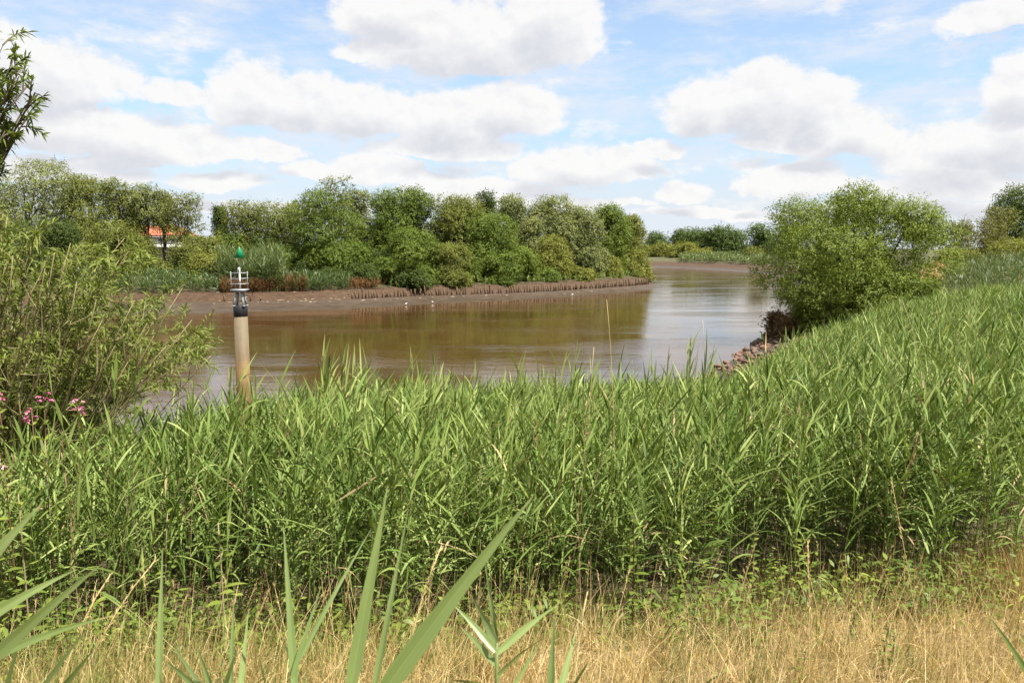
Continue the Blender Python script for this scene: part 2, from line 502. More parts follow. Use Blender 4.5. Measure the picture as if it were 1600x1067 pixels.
# ------------------------------------------------------------------ trees and bushes
def bez(a, c, b, n):
    t = np.linspace(0, 1, n)[:, None]
    return (1 - t) ** 2 * np.asarray(a) + 2 * t * (1 - t) * np.asarray(c) + t ** 2 * np.asarray(b)


def crown(mb, rng, lobes, n, L, W, droop=0.2, twig=0.7, per=9, tint0=0.5, shell=0.2):
    """leaves on short twigs that grow out of a set of foliage lobes [(centre, radius xyz, tint)]"""
    area = np.array([(r[0] * r[1] * r[2]) ** (2 / 3) for c, r, t in lobes]); area = area / area.sum()
    for (c, r, tl), fa in zip(lobes, area):
        nt_ = max(4, int(n * fa / per))
        u = nrm(rng.normal(0, 1, (nt_, 3)))
        lump = 1 + 0.16 * wob(u[:, 0] * 3, u[:, 1] * 3 + u[:, 2] * 3, 1.6, rng.uniform(0, 9))
        rad = (1 - np.abs(rng.normal(0, shell, nt_))) * lump
        p0 = np.asarray(c) + u * np.asarray(r) * rad[:, None]
        td = nrm(u + np.array([0, 0, 0.45]) + rng.normal(0, 0.45, (nt_, 3)))
        tl_ = twig * rng.uniform(0.5, 1.3, nt_)
        k = rng.uniform(0, 1, (nt_, per))
        P = p0[:, None] + td[:, None] * (tl_[:, None] * k)[..., None] + rng.normal(0, twig * 0.13, (nt_, per, 3))
        P[..., 2] -= droop * (tl_[:, None] * k ** 2)
        D = nrm(td[:, None] * 0.6 + rng.normal(0, 0.6, (nt_, per, 3)) - np.array([0, 0, droop * 0.8]))
        m = nt_ * per
        tint = np.clip(np.repeat(tint0 + tl + rng.normal(0, 0.10, nt_), per) + rng.normal(0, 0.12, m), 0, 1)
        Nn = np.repeat(u, per, 0) * 0.7 + np.array([0, 0, 0.35])
        diamonds(mb, rng, P.reshape(-1, 3), D.reshape(-1, 3), L * rng.uniform(0.7, 1.3, m), W * rng.uniform(0.7, 1.3, m), tint, Nn)


def tree(name, px, top, hw, d, kind, label, cat='tree', group=None, n=9000, leaf=None, low=0.08, seed=None, sparse=1.0, bark=None, deep=None, fat=1.0, taper=0.55, zbase=None):
    rng = np.random.default_rng(seed if seed is not None else int(px * 7 + top * 13 + d))
    t = at(px, top, d)
    x, y = t[0], d
    zb = gz(x, y) if zbase is None else zbase
    H = t[2] - zb; Rw = hw / FPX * d
    Rd = deep if deep else Rw * 0.9
    root = thing(name, (x, y, zb), label, cat, group)
    lobes = []
    nl = 15 if H > 4 else 9
    for i in range(nl):
        f = low + (1 - low) * (i + 0.5) / nl
        w = 1.0 if f < taper else math.sqrt(max(0.02, 1 - ((f - taper) / (1.06 - taper)) ** 2))
        a = rng.uniform(0, 2 * math.pi); q = math.sqrt(rng.uniform(0.05, 1)) * 0.72 * w
        rr = rng.uniform(0.36, 0.52) * min(Rw, H * 0.5) * (0.62 + 0.38 * w) * fat
        z = min(H * f, H - rr * 0.85)
        z = max(z, rr * 0.5)
        lobes.append((np.array([math.cos(a) * q * Rw, math.sin(a) * q * Rd, z]), np.array([rr * 1.1, rr * 1.1, rr * 0.85]), rng.normal(0, 0.09)))
    L = leaf or max(0.13, d * 0.0022)
    mb = MB()
    crown(mb, rng, lobes, int(n * sparse), L, L * 0.52, 0.25, L * 3.6, 9)
    mb.build('crown', LEAF[kind], root)
    tb = MB()
    r0 = max(0.06, H * 0.018)
    tops = sorted(lobes, key=lambda l: -l[0][2])
    lean = rng.normal(0, 0.05 * Rw, 2)
    tip = np.array([lean[0], lean[1], H * 0.82])
    tp = bez((0, 0, -0.3), (lean[0] * 0.2, 0, H * 0.4), tip, 8)
    tube(tb, tp, np.linspace(r0, r0 * 0.2, 8), 6)
    for l in tops[:9]:
        k = rng.integers(1, 5); a = tp[k]
        tube(tb, bez(a, (a + l[0]) / 2 + (0, 0, -0.1 * H), l[0] + (0, 0, l[1][2] * 0.4), 5), np.linspace(r0 * 0.45, r0 * 0.1, 5), 4)
    tb.build('trunk', bark or BARK, root)
    return root


GB = 'trees and bushes on the far bank'
# px, top, half width, distance, leaf kind, name, label, extra
TREES = [
    (36, 250, 88, 88, 'S', 'willow_tree', 'tall silvery willow at the left edge of the far bank', dict(n=14000)),
    (-40, 280, 70, 84, 'S', 'willow_tree', 'silvery willow cut by the left edge of the picture', {}),
    (104, 276, 42, 94, 'O', 'willow_tree', 'round olive willow just right of the tall silvery willow', {}),
    (140, 278, 36, 99, 'O', 'willow_tree', 'loose topped olive willow between two round olive willows', dict(sparse=0.7)),
    (185, 283, 40, 95, 'O', 'willow_tree', 'yellowish olive willow left of the red roofed house', {}),
    (228, 290, 34, 97, 'S', 'willow_tree', 'thin pale willow rising over the left end of the red roof', dict(sparse=0.32, low=0.58)),
    (284, 303, 32, 97, 'O', 'willow_tree', 'see-through willow standing in front of the red roof', dict(sparse=0.30, low=0.44)),
    (252, 300, 18, 99, 'O', 'willow_tree', 'slender leafy willow stem over the middle of the red roof', dict(sparse=0.26, low=0.58)),
    (60, 345, 90, 80, 'D', 'bush', 'dark wide bush under the tall silvery willow', dict(n=12000)),
    (160, 352, 55, 84, 'O', 'bush', 'olive bush below the yellowish olive willow', {}),
    (226, 376, 20, 88, 'O', 'bush', 'feathery olive bush right before the white wall of the house', dict(sparse=0.3)),
    (222, 394, 46, 83, 'O', 'bush', 'olive bush hiding the lower wall of the red roofed house', {}),
    (288, 388, 44, 84, 'O', 'bush', 'mid green bush in front of the right end of the house', {}),
    (318, 372, 34, 88, 'O', 'bush', 'olive bush right of the house under the narrow conifer', {}),
    (326, 400, 34, 82, 'Y', 'bush', 'low yellow green bush behind the green topped marker', {}),
    (343, 326, 8.5, 150, 'D', 'conifer_tree', 'small dark pointed conifer alone against the sky', dict(n=5000, low=0.2, taper=0.1)),
    (368, 368, 40, 95, 'G', 'bush', 'green bush directly above the marker cone', {}),
    (398, 317, 50, 96, 'O', 'willow_tree', 'broad olive willow to the right of the narrow conifer', {}),
    (452, 320, 48, 94, 'O', 'willow_tree', 'olive green willow left of the tree with a dead top', {}),
    (512, 300, 56, 90, 'G', 'willow_tree', 'large bright green willow below the dead top', dict(n=12000)),
    (551, 299, 26, 100, 'S', 'willow_tree', 'narrow grey green willow right of the dead top', dict(sparse=0.8)),
    (588, 342, 34, 100, 'O', 'willow_tree', 'loose olive willow in the dip of the tree line', dict(sparse=0.7)),
    (612, 299, 42, 97, 'G', 'willow_tree', 'tall green willow, left of the twin crowned pair', dict(n=11000)),
    (648, 297, 40, 99, 'G', 'willow_tree', 'tall green willow, right of the twin crowned pair', dict(n=11000)),
    (640, 360, 52, 90, 'G', 'bush', 'big rounded green bush below the twin crowned willows', dict(n=11000)),
    (702, 308, 44, 98, 'O', 'willow_tree', 'tall olive willow in the middle of the far bank', dict(n=10000)),
    (735, 318, 36, 101, 'O', 'willow_tree', 'feathery olive willow left of the distant poplar', {}),
    (757, 302, 19, 150, 'D', 'poplar_tree', 'dark distant poplar peeping over the far bank willows', dict(n=5000, low=0.3)),
    (772, 336, 48, 97, 'G', 'willow_tree', 'vivid green willow right of the middle of the bank', dict(n=11000)),
    (798, 309, 32, 112, 'S', 'willow_tree', 'pale grey willow behind the vivid green willow', {}),
    (862, 309, 44, 111, 'S', 'willow_tree', 'highest silver willow on the right half of the far bank', dict(n=11000)),
    (832, 345, 30, 107, 'S', 'willow_tree', 'drooping silver willow below the pale grey willow', {}),
    (905, 326, 40, 112, 'S', 'willow_tree', 'silver willow right of the highest silver willow', dict(n=10000)),
    (948, 322, 34, 118, 'G', 'willow_tree', 'green willow near the end of the point', {}),
    (975, 340, 30, 123, 'O', 'willow_tree', 'olive willow that ends the tree line at the point', {}),
    (992, 358, 19, 127, 'Y', 'bush', 'yellow green bush standing last on the point', {}),
    (800, 388, 46, 98, 'G', 'bush', 'dark green bush below the drooping silver willow', {}),
    (862, 372, 34, 105, 'Y', 'bush', 'yellow green bush below the highest silver willow', {}),
    (925, 392, 30, 112, 'S', 'bush', 'grey green bush in front of the point willows', {}),
    (952, 408, 16, 114, 'Y', 'bush', 'small golden bush by the stakes near the point', {}),
    (985, 392, 25, 122, 'Y', 'bush', 'golden green bush overhanging the bank at the point', {}),
    (352, 405, 40, 89, 'O', 'bush', 'olive bush behind the bluish reeds at the marker', {}),
    (430, 408, 44, 88, 'G', 'bush', 'shaded green bush right of the bluish reeds at the marker', {}),
    (490, 412, 40, 88, 'D', 'bush', 'low dark green bush over the mud right of the marker', {}),
    (565, 418, 40, 86, 'D', 'bush', 'shady low bush at the left end of the long stake row', {}),
    (605, 408, 36, 88, 'G', 'bush', 'rounded green bush overhanging the left part of the stake row', {}),
    (270, 418, 60, 84, 'D', 'bush', 'dark low bush on the bank below the house', {}),
    (180, 420, 60, 82, 'D', 'bush', 'dark low bush on the bank left of the house', {}),
    (470, 385, 52, 89, 'G', 'bush', 'shady green bush left of the tree with a dead top', {}),
    (418, 372, 44, 93, 'D', 'bush', 'dark bush behind the bright reeds by the marker', {}),
    (538, 380, 44, 89, 'G', 'bush', 'green bush at the foot of the tree with a dead top', {}),
    (592, 395, 36, 90, 'D', 'bush', 'dark bush in the shade below the dip of the tree line', {}),
    (702, 385, 44, 92, 'O', 'bush', 'olive bush at the foot of the tall olive willow', {}),
    (752, 400, 40, 95, 'G', 'bush', 'green bush at the foot of the vivid green willow', {}),
    (520, 425, 40, 86, 'D', 'bush', 'low dark bush touching the mud left of the stakes', {}),
    (645, 425, 34, 87, 'D', 'bush', 'low dark bush overhanging the stakes', {}),
    (715, 432, 34, 90, 'O', 'bush', 'low olive bush just above the stakes', {}),
    (780, 428, 34, 95, 'G', 'bush', 'low green bush above the stakes right of the middle', {}),
    (845, 425, 34, 101, 'G', 'bush', 'low fresh green bush above the right half of the stakes', {}),
    (905, 425, 30, 106, 'Y', 'bush', 'low grassy yellow green bush above the stakes', {}),
]
for px, top, hw, d, k, nm, lab, kw in TREES:
    kw = dict(n=8500) | kw
    kw['n'] = int(kw['n'] * 2.8); d = d + 8 if d < 140 else d
    tree(nm, px, top, hw, d, k, lab, 'bush' if nm == 'bush' else 'tree', GB, **kw)

GF = 'trees on the far bend of the river'
for px, top, hw, d, k, nm, lab in [
    (1026, 366, 15, 330, 'F', 'tree', 'small round distant tree at the left of the river bend'),
    (1030, 384, 28, 300, 'Y', 'bush', 'pale yellow bush above the mud at the left of the river bend'),
    (1062, 362, 20, 310, 'F', 'tree', 'distant green tree, first of the tall clump at the bend'),
    (1085, 360, 24, 300, 'F', 'tree', 'distant green tree, second of the tall clump at the bend'),
    (1110, 361, 22, 300, 'D', 'tree', 'darker distant tree within the tall clump at the bend'),
    (1130, 357, 24, 296, 'F', 'tree', 'highest tree of the distant clump at the bend'),
    (1152, 364, 18, 296, 'F', 'tree', 'distant tree that ends the clump at the bend'),
    (1192, 354, 30, 262, 'F', 'tree', 'round distant tree standing apart beside the large willow bush'),
    (1228, 362, 26, 250, 'F', 'tree', 'distant tree half hidden by the large willow bush'),
    (1066, 384, 24, 285, 'Y', 'bush', 'golden bush in front of the distant clump'),
    (1096, 395, 22, 275, 'Y', 'bush', 'low golden green bush on the bank of the bend'),
    (1176, 393, 16, 245, 'O', 'bush', 'bushy olive shrub right of the reedy bank of the bend')]:
    tree(nm, px, top, hw, d, k, lab, 'bush' if nm == 'bush' else 'tree', GF, n=7000, leaf=0.62)

GR = 'trees at the right edge'
tree('tree', 1598, 291, 52, 125, 'D', 'dark tree cut by the right edge of the picture', 'tree', GR, n=22000, leaf=0.3)
tree('willow_tree', 1567, 326, 30, 112, 'V', 'olive willow in front of the dark tree at the right edge', 'tree', GR, n=8000)
tree('bush', 1532, 344, 50, 108, 'V', 'wide olive bush left of the dark tree at the right edge', 'bush', GR, n=11000)
tree('bush', 1592, 374, 50, 96, 'Y', 'yellow olive bush in front of the trees at the right edge', 'bush', GR, n=11000)
tree('bush', 1500, 392, 34, 98, 'Y', 'low green bush right behind the large willow bush', 'bush', GR, n=6000)


def dead_top():
    rng = np.random.default_rng(5)
    d = 98.0
    b = at(516, 270, d); zb = gz(b[0], d); H = b[2] - zb
    root = thing('dead_tree', (b[0], d, zb), 'tall tree with bare dead twigs at its top above the bright willow', 'tree', GB)
    tb = MB()
    tube(tb, [(0, 0, -0.3), (0.1, 0, H * 0.5), (-0.05, 0, H * 0.8), (0.05, 0, H)], [0.22, 0.16, 0.07, 0.02], 6)
    lob = []
    for i in range(16):
        z = H * rng.uniform(0.62, 0.93); a = rng.uniform(0, 6.28); r = rng.uniform(0.8, 2.4)
        e = np.array([math.cos(a) * r, math.sin(a) * r * 0.6, z + rng.uniform(0.8, 2.0)])
        tube(tb, bez((0, 0, z), (e[0] * 0.7, e[1] * 0.7, z + 0.2), e, 5), np.linspace(0.06, 0.015, 5), 4)
        if e[2] < H * 0.95: lob.append((e, np.array([0.6, 0.6, 0.7]), 0))
    tb.build('trunk', BARK_GREY, root)
    mb = MB(); crown(mb, rng, lob, 1500, 0.26, 0.1, 0.2, 0.7); mb.build('crown', LEAF['O'], root)


dead_top()


def big_bush():
    rng = np.random.default_rng(11)
    d = 50.0
    x0 = at(1335, 480, d)[0]; z0 = gz(x0, d)
    root = thing('willow_bush', (x0, d, z0), 'large rounded green willow bush on the near bank beside the water', 'bush')
    pl = [(1318, 322, 34), (1350, 338, 40), (1290, 345, 42), (1250, 338, 36), (1240, 385, 44), (1222, 420, 36), (1232, 455, 38), (1290, 400, 60), (1340, 390, 66), (1392, 350, 44),
          (1434, 358, 34), (1456, 372, 24), (1430, 410, 46), (1385, 420, 60), (1300, 455, 58), (1350, 455, 56), (1390, 455, 38), (1258, 462, 40), (1320, 474, 46), (1375, 478, 34), (1375, 335, 34), (1412, 345, 32), (1345, 318, 28)]
    lobes = []
    for px, py, r in pl:
        for k in range(2):
            dd = d + rng.uniform(-3.4, 3.4) * (1 if r > 36 else 0.6)
            c = at(px, py, d); c = c + np.array([rng.normal(0, 0.2), dd - d, rng.normal(0, 0.15)]) - np.array([x0, d, z0]) + np.array([0, d - c[1], 0])
            rr = r / FPX * d * 0.86
            lobes.append((c, np.array([rr, rr, rr * 0.82]), rng.normal(0, 0.07)))
    mb = MB(); crown(mb, rng, lobes, 135000, 0.155, 0.058, 0.3, 0.6, 11, 0.5, 0.22); mb.build('crown', LEAF['K'], root)
    tb = MB()
    for i in range(15):
        l = lobes[int(rng.integers(0, len(lobes)))][0]
        a = np.array([rng.normal(0, 0.7), rng.normal(0, 0.7), -0.3])
        tube(tb, bez(a, (a[0] * 0.6 + l[0] * 0.3, a[1] + l[1] * 0.3, l[2] * 0.6), l * 1.02, 7), np.linspace(0.11, 0.02, 7), 5)
    tb.build('stem', BARK, root)
    # undergrowth at the foot of the bush
    for px, top, hw, dd, k, lab in [(1258, 482, 40, 48.5, 'B', 'brownish green low bush at the water under the large willow bush'),
                                    (1235, 500, 26, 48, 'B', 'smallest brown bush at the stones left of the large willow bush'),
                                    (1218, 492, 24, 51.5, 'B', 'brown low bush reaching over the water left of the large willow bush'),
                                    (1262, 470, 16, 47.6, 'G', 'bright green shrub poking from the brown bushes by the stones'),
                                    (1440, 442, 46, 46, 'G', 'leafy green bush at the right foot of the large willow bush')]:
        tree('bush', px, top, hw, dd, k, lab, 'bush', None, n=5000, leaf=0.15)


big_bush()


def twiggy(name, label, base, targets, seed, twigs, leaves, leafL, leafW, r0, bark, mat, per_len=(0.35, 0.8), bare=0.25, cat='bush', bare_to=()):
    rng = np.random.default_rng(seed)
    base = np.asarray(base, float)
    root = thing(name, base, label, cat)
    tb, lb = MB(), MB()
    for T in targets:
        b = base + np.array([rng.normal(0, 0.25), rng.normal(0, 0.25), 0])
        T = np.asarray(T, float); v = T - b
        c = b + v * np.array([0.35, 0.35, 0.62]) + rng.normal(0, 0.12, 3)
        pts = bez(b, c, T, 12) - base
        pts[1:-1] += rng.normal(0, 0.018, (10, 3))
        tube(tb, pts, np.linspace(r0, r0 * 0.15, 12) * rng.uniform(0.6, 1.3), 5, rng.uniform(0.3, 0.7))
        for k in range(twigs):
            f = bare + (1 - bare) * (k + rng.uniform(0, 1)) / twigs
            i = min(10, int(f * 11)); a = pts[i] + (pts[i + 1] - pts[i]) * (f * 11 - i)
            dr = nrm(nrm(pts[i + 1] - pts[i]) * 0.8 + rng.normal(0, 0.55, 3) + np.array([0.05, -0.05, 0.22]))
            Lt = rng.uniform(*per_len) * (1.15 - 0.4 * f)
            e = a + dr * Lt - np.array([0, 0, 0.1 * Lt])
            tw = bez(a, a + dr * Lt * 0.55 + np.array([0, 0, 0.05]), e, 5)
            tube(tb, tw, np.linspace(r0 * 0.24, r0 * 0.07, 5), 3, rng.uniform(0.3, 0.8), cap=False)
            m = leaves
            t = rng.uniform(0.08, 1.0, m); j = np.minimum(3, (t * 4).astype(int)); fr = t * 4 - j
            P = tw[j] + (tw[j + 1] - tw[j]) * fr[:, None]
            D = nrm(dr * 0.75 + rng.normal(0, 0.52, (m, 3)))
            ribbons(lb, rng, P, D, leafL * rng.uniform(0.6, 1.25, m), leafW * rng.uniform(0.75, 1.25, m), rng.uniform(0.1, 0.5, m), 2,
                    lambda q: np.array([0.35, 1.0, 0.06]), np.clip(rng.normal(0.5, 0.18, m) + rng.normal(0, 0.08), 0, 1))
    for T in bare_to:
        b = base + np.array([rng.normal(0.1, 0.2), rng.normal(-0.6, 0.2), 0])
        T = np.asarray(T, float); v = T - b
        pts = bez(b, b + v * np.array([0.55, 0.5, 0.4]) + rng.normal(0, 0.1, 3), T, 12) - base
        pts[1:-1] += rng.normal(0, 0.02, (10, 3))
        tube(tb, pts, np.linspace(r0 * 1.0, r0 * 0.18, 12), 5, 0.8)
        for k in range(7):
            i = int(rng.integers(4, 11)); dr = nrm(nrm(pts[i] - pts[i - 1]) + rng.normal(0, 0.45, 3)); L = rng.uniform(0.15, 0.5)
            tube(tb, [pts[i], pts[i] + dr * L * 0.5 + (0, 0, 0.01), pts[i] + dr * L + (0, 0, 0.05)], [r0 * 0.3, r0 * 0.2, r0 * 0.08], 4, 0.8, cap=False)
    tb.build('stem', bark, root)
    lb.build('foliage', mat, root)
    return root


def near_willow():
    rng = np.random.default_rng(21)
    tg = []
    while len(tg) < 66:
        px, py = rng.uniform(-130, 350), rng.uniform(310, 625)
        topy = np.interp(px, [-130, 0, 60, 150, 220, 260, 300, 350], [300, 330, 325, 335, 380, 405, 430, 545])
        boty = np.interp(px, [-130, 100, 250, 335], [630, 595, 575, 570])
        if py < topy or py > boty: continue
        if len(tg) % 3 and py > topy + 120 and px < 120: continue
        tg.append(at(px, py, rng.uniform(8.4, 11.6)))
    bx, by = -7.0, 10.2
    twiggy('willow_bush', 'sprawling willow bush with pale bare stems at the left, nearest the camera', (bx, by, gz(bx, by)), tg, 22, 20, 38, 0.120, 0.0165, 0.020, BARK_PALE, LEAF['W'], bare_to=[at(px, py, d) for px, py, d in [(5, 330, 8.2), (48, 385, 8.0), (62, 370, 8.1), (85, 395, 8.0), (20, 400, 7.8), (110, 380, 8.2), (70, 420, 7.8), (150, 470, 7.9), (210, 470, 8.0), (230, 505, 8.0), (120, 440, 7.9), (260, 540, 8.2), (180, 540, 7.9), (-30, 380, 8), (300, 500, 8.4), (330, 555, 8.6), (240, 525, 8.0), (285, 450, 8.3), (200, 565, 8.0), (160, 500, 7.8)]])
    # the taller willow whose branch hangs into the top left corner
    tg = [at(px, py, dd) for px, py, dd in [(30, 120, 7.6), (48, 128, 7.8), (40, 165, 8.0), (20, 95, 7.7), (38, 190, 8.0), (8, 205, 7.6), (-20, 60, 8.2), (-60, 30, 8.4), (10, 230, 7.9), (-40, 160, 8.3), (55, 145, 7.7), (50, 175, 7.9), (20, 140, 7.8), (0, 110, 7.9), (25, 215, 8.0), (-10, 180, 7.8), (5, 70, 7.7), (34, 105, 7.6),
                                            (-90, -60, 8.6), (-160, 40, 9), (-200, -80, 9.2), (-120, 120, 7.2), (-30, -20, 8.0), (-260, 0, 8.5)]]
    twiggy('willow_tree', 'willow branch with drooping leaves hanging into the upper left corner', (-7.4, 8.4, gz(-7.4, 8.4)), tg, 23, 15, 28, 0.10, 0.019, 0.04, BARK, LEAF['G'], (0.2, 0.45), 0.55, 'tree')


near_willow()


# ------------------------------------------------------------------ navigation marker
def marker():
    d = 27.0
    c = at(375.5, 478, d); x = c[0]
    zt = c[2]
    root = thing('navigation_marker', (x, d, -1.0), 'green topped channel marker on a brown pile standing in the river', 'marker')
    O = np.array([x, d, -1.0])
    def Z(py): return at(375.5, py, d)[2] + 1.0
    galv = plain('galvanised_steel', (0.36, 0.38, 0.39), (0.25, 0.27, 0.28), 20, 0.5, 0.4, 0.2)
    white = plain('white_paint', (0.62, 0.63, 0.62), (0.50, 0.51, 0.50), 15, 0.5)
    black = plain('black_band', (0.012, 0.013, 0.016), (0.02, 0.021, 0.025), 9, 0.45)
    green = plain('green_paint', (0.005, 0.27, 0.095), (0.004, 0.22, 0.08), 6, 0.35, 0.5)
    m, nt, o = new_mat('weathered_pile')
    tc = nt.nodes.new('ShaderNodeTexCoord'); v = X(nt, tc.outputs['Object']); _, _, zz = sep(nt, v)
    n = noise(nt, v.v('MULTIPLY', (6, 6, 1.2)), 1.0, 6, 0.7); n2 = noise(nt, v.v('MULTIPLY', (2, 2, 22)), 1.0, 4, 0.6)
    f = (zz + (n - 0.5) * 1.5 + (n2 - 0.5) * 0.5).step(2.3, 3.9, False)
    cc = ramp(nt, f, [(0.0, (0.115, 0.066, 0.024)), (0.4, (0.165, 0.098, 0.036)), (0.62, (0.100, 0.072, 0.038)), (1.0, (0.110, 0.087, 0.054))])
    cc = mixc(nt, n2.step(0.5, 0.75) * 0.5, cc, (0.09, 0.066, 0.04))
    drip = noise(nt, v.v('MULTIPLY', (9, 9, 0.7)), 1.0, 4, 0.7)
    cc = mixc(nt, drip.step(0.55, 0.7) * zz.step(2.4, 3.6) * 0.55, cc, (0.17, 0.14, 0.095))
    cc = mixc(nt, drip.step(0.46, 0.36) * 0.5, cc, (0.07, 0.05, 0.028))
    b = bsdf(nt, cc, 0.7, 0.25, 0, bump(nt, n + n2, 0.3, 0.02)); nt.links.new(b.outputs[0], o.inputs[0])
    rp = 0.228
    zb0, zb1 = Z(494), Z(478)
    mb = MB(); lathe(mb, (0, 0, 0), [(rp + 0.01, 0), (rp + 0.008, 1.0), (rp, zb0)], 28); mb.build('pile', m, root, smooth=False)
    mb = MB(); lathe(mb, (0, 0, zb0), [(rp - 0.02, -0.02), (rp + 0.006, 0.0), (rp + 0.006, zb1 - zb0 - 0.02), (rp - 0.01, zb1 - zb0)], 28); mb.build('band', black, root)
    zd = Z(453)
    for k, (sx, sy) in enumerate(((-1, -1), (1, -1), (1, 1), (-1, 1))):
        mb = MB()
        a = np.array([sx * 0.17, sy * 0.17, zb1]); e = np.array([sx * 0.075, sy * 0.075, zd - 0.03])
        tube(mb, [a, (a + e) / 2, e], 0.042, 4); box(mb, a + (0, 0, 0.012), (0.1, 0.1, 0.024))
        mb.build('leg', galv, root)
    mb = MB(); box(mb, (0.02, 0, zb1 + 0.14), (0.2, 0.2, 0.02)); mb.build('brace', galv, root)
    mb = MB(); box(mb, (0.0, 0, zd), (0.50, 0.46, 0.05)); box(mb, (0.0, 0, zd - 0.05), (0.34, 0.34, 0.05)); mb.build('platform', galv, root)
    mb = MB()
    zr = Z(425)
    for sx, sy in ((-0.21, -0.2), (-0.21, 0.2), (0.21, 0.2)):
        tube(mb, [(sx, sy, zd), (sx, sy, zr + 0.02)], 0.012, 6)
    for py in (427, 435.6, 444):
        zz_ = Z(py)
        for a, e in (((-0.26, -0.2), (0.25, -0.2)), ((0.21, -0.22), (0.21, 0.22)), ((-0.21, -0.22), (-0.21, 0.22)), ((-0.25, 0.2), (0.25, 0.2))):
            tube(mb, [(*a, zz_ + 0.01), (*e, zz_ + 0.01)], 0.0095, 6)
    mb.build('railing', galv, root)
    mb = MB(); tube(mb, [(0.045, -0.08, zd), (0.045, -0.08, Z(426))], 0.028, 10); mb.build('mast', white, root)
    mb = MB(); lathe(mb, (0.03, -0.08, Z(427)), [(0.042, 0), (0.048, 0.03), (0.043, 0.1), (0.045, 0.16), (0.02, 0.2)], 16); ln = mb.build('lantern', white, root)
    mb = MB(); box(mb, (0.04, -0.128, Z(423.0)), (0.022, 0.012, 0.085)); mb.build('lens', black, ln)
    mb = MB(); tube(mb, [(0.045, 0, Z(427)), (0.045, 0, Z(386.5))], 0.012, 8); mb.build('topmark_rod', white, root)
    mb = MB(); lathe(mb, (0.045, 0, Z(403)), [(0.02, 0.012), (0.2, 0.0), (0.03, Z(388.5) - Z(403)), (0.018, Z(386) - Z(403))], 30); mb.build('topmark_cone', green, root)


marker()


# ------------------------------------------------------------------ house behind the willows
def house():
    d = 118.0
    x0, x1 = at(178, 360, d)[0], at(280, 360, d)[0]
    zb = gz((x0 + x1) / 2, d); ze, zr = at(250, 367, d)[2], at(250, 351, d)[2]
    cx = (x0 + x1) / 2; w = x1 - x0; dp = 7.0
    root = thing('house', (cx, d + dp / 2, zb), 'white house with an orange red tiled roof behind the willows', 'house')
    O = np.array([cx, d + dp / 2, zb])
    wall = plain('render_wall', (0.58, 0.56, 0.52), (0.48, 0.46, 0.43), 3, 0.8)
    m, nt, o = new_mat('roof_tiles')
    tc = nt.nodes.new('ShaderNodeTexCoord'); v = X(nt, tc.outputs['Object'])
    n = noise(nt, v.v('MULTIPLY', (3, 1, 8)), 1.0, 4, 0.7)
    b = bsdf(nt, mixc(nt, n.step(0.3, 0.7), (0.26, 0.07, 0.036), (0.37, 0.115, 0.06)), 0.7, 0.3, 0, bump(nt, n, 0.4, 0.05)); nt.links.new(b.outputs[0], o.inputs[0])
    glass = plain('window_glass', (0.05, 0.06, 0.07), (0.09, 0.10, 0.11), 2, 0.1, 0.5)
    trim = plain('white_trim', (0.8, 0.8, 0.78), (0.7, 0.7, 0.68), 3, 0.6)
    h = ze - zb
    mb = MB(); box(mb, (0, 0, h / 2), (w - 0.9, dp - 0.8, h)); mb.build('wall', wall, root)
    mb = MB(); hw, hd, rr = w / 2, dp / 2, zr - zb
    v = np.array([(-hw, -hd, h), (hw, -hd, h), (hw, hd, h), (-hw, hd, h), (-hw + 1.2, 0, rr), (hw - 1.6, 0, rr), (-hw, -hd, h - 0.15), (hw, -hd, h - 0.15), (hw, hd, h - 0.15), (-hw, hd, h - 0.15)])
    mb.add(v, [(0, 1, 5, 4), (2, 3, 4, 5), (1, 2, 5, 5), (3, 0, 4, 4), (6, 7, 1, 0), (7, 8, 2, 1), (8, 9, 3, 2), (9, 6, 0, 3), (9, 8, 7, 6)])
    rf = mb.build('roof', m, root)
    mb = MB(); box(mb, (0.8, 0.4, rr + 0.2), (0.6, 0.6, 1.0)); mb.build('chimney', m, rf)
    mb = MB(); box(mb, (0, -hd + 0.1, h - 0.26), (w - 0.1, 0.12, 0.2)); mb.build('gutter', trim, root)
    for k in range(5):
        xx = -hw + 1.1 + k * (w - 2.2) / 4
        mb = MB(); box(mb, (xx, -hd + 0.385, h - 0.95), (0.95, 0.06, 0.85)); f = mb.build('window', trim, root)
        mb = MB(); box(mb, (xx, -hd + 0.355, h - 0.95), (0.78, 0.05, 0.68)); mb.build('pane', glass, f)
    mb = MB(); box(mb, (0, -hd - 0.3, h - 1.52), (w - 0.4, 1.2, 0.14)); mb.build('balcony', trim, root)


house()


def masts():
    grey = plain('mast_grey', (0.28, 0.30, 0.34), (0.22, 0.24, 0.27), 1, 0.6)
    for px, top, d, lab in [(1503.5, 347, 420, 'distant grey lattice mast above the bushes at the right'), (1014, 364, 520, 'faint distant mast left of the small round tree at the bend')]:
        p = at(px, top, d); zb = 3.0; H = p[2] - zb
        root = thing('mast', (p[0], d, zb), lab, 'mast')
        mb = MB()
        for sx, sy in ((-1, -1), (1, -1), (1, 1), (-1, 1)):
            tube(mb, [(sx * 1.1, sy * 1.1, -0.5), (sx * 0.35, sy * 0.35, H * 0.93)], 0.16, 4)
        for k in range(10):
            f = k / 10; r = 1.1 - 0.75 * f; r2 = 1.1 - 0.75 * (f + 0.1)
            for s in (-1, 1): tube(mb, [(-s * r, -r, H * 0.93 * f), (s * r2, -r2, H * 0.93 * (f + 0.1))], 0.1, 4)
        mb.build('tower', grey, root)
        mb = MB(); tube(mb, [(0, 0, H * 0.9), (0, 0, H)], 0.15, 5); mb.build('antenna', grey, root)


masts()


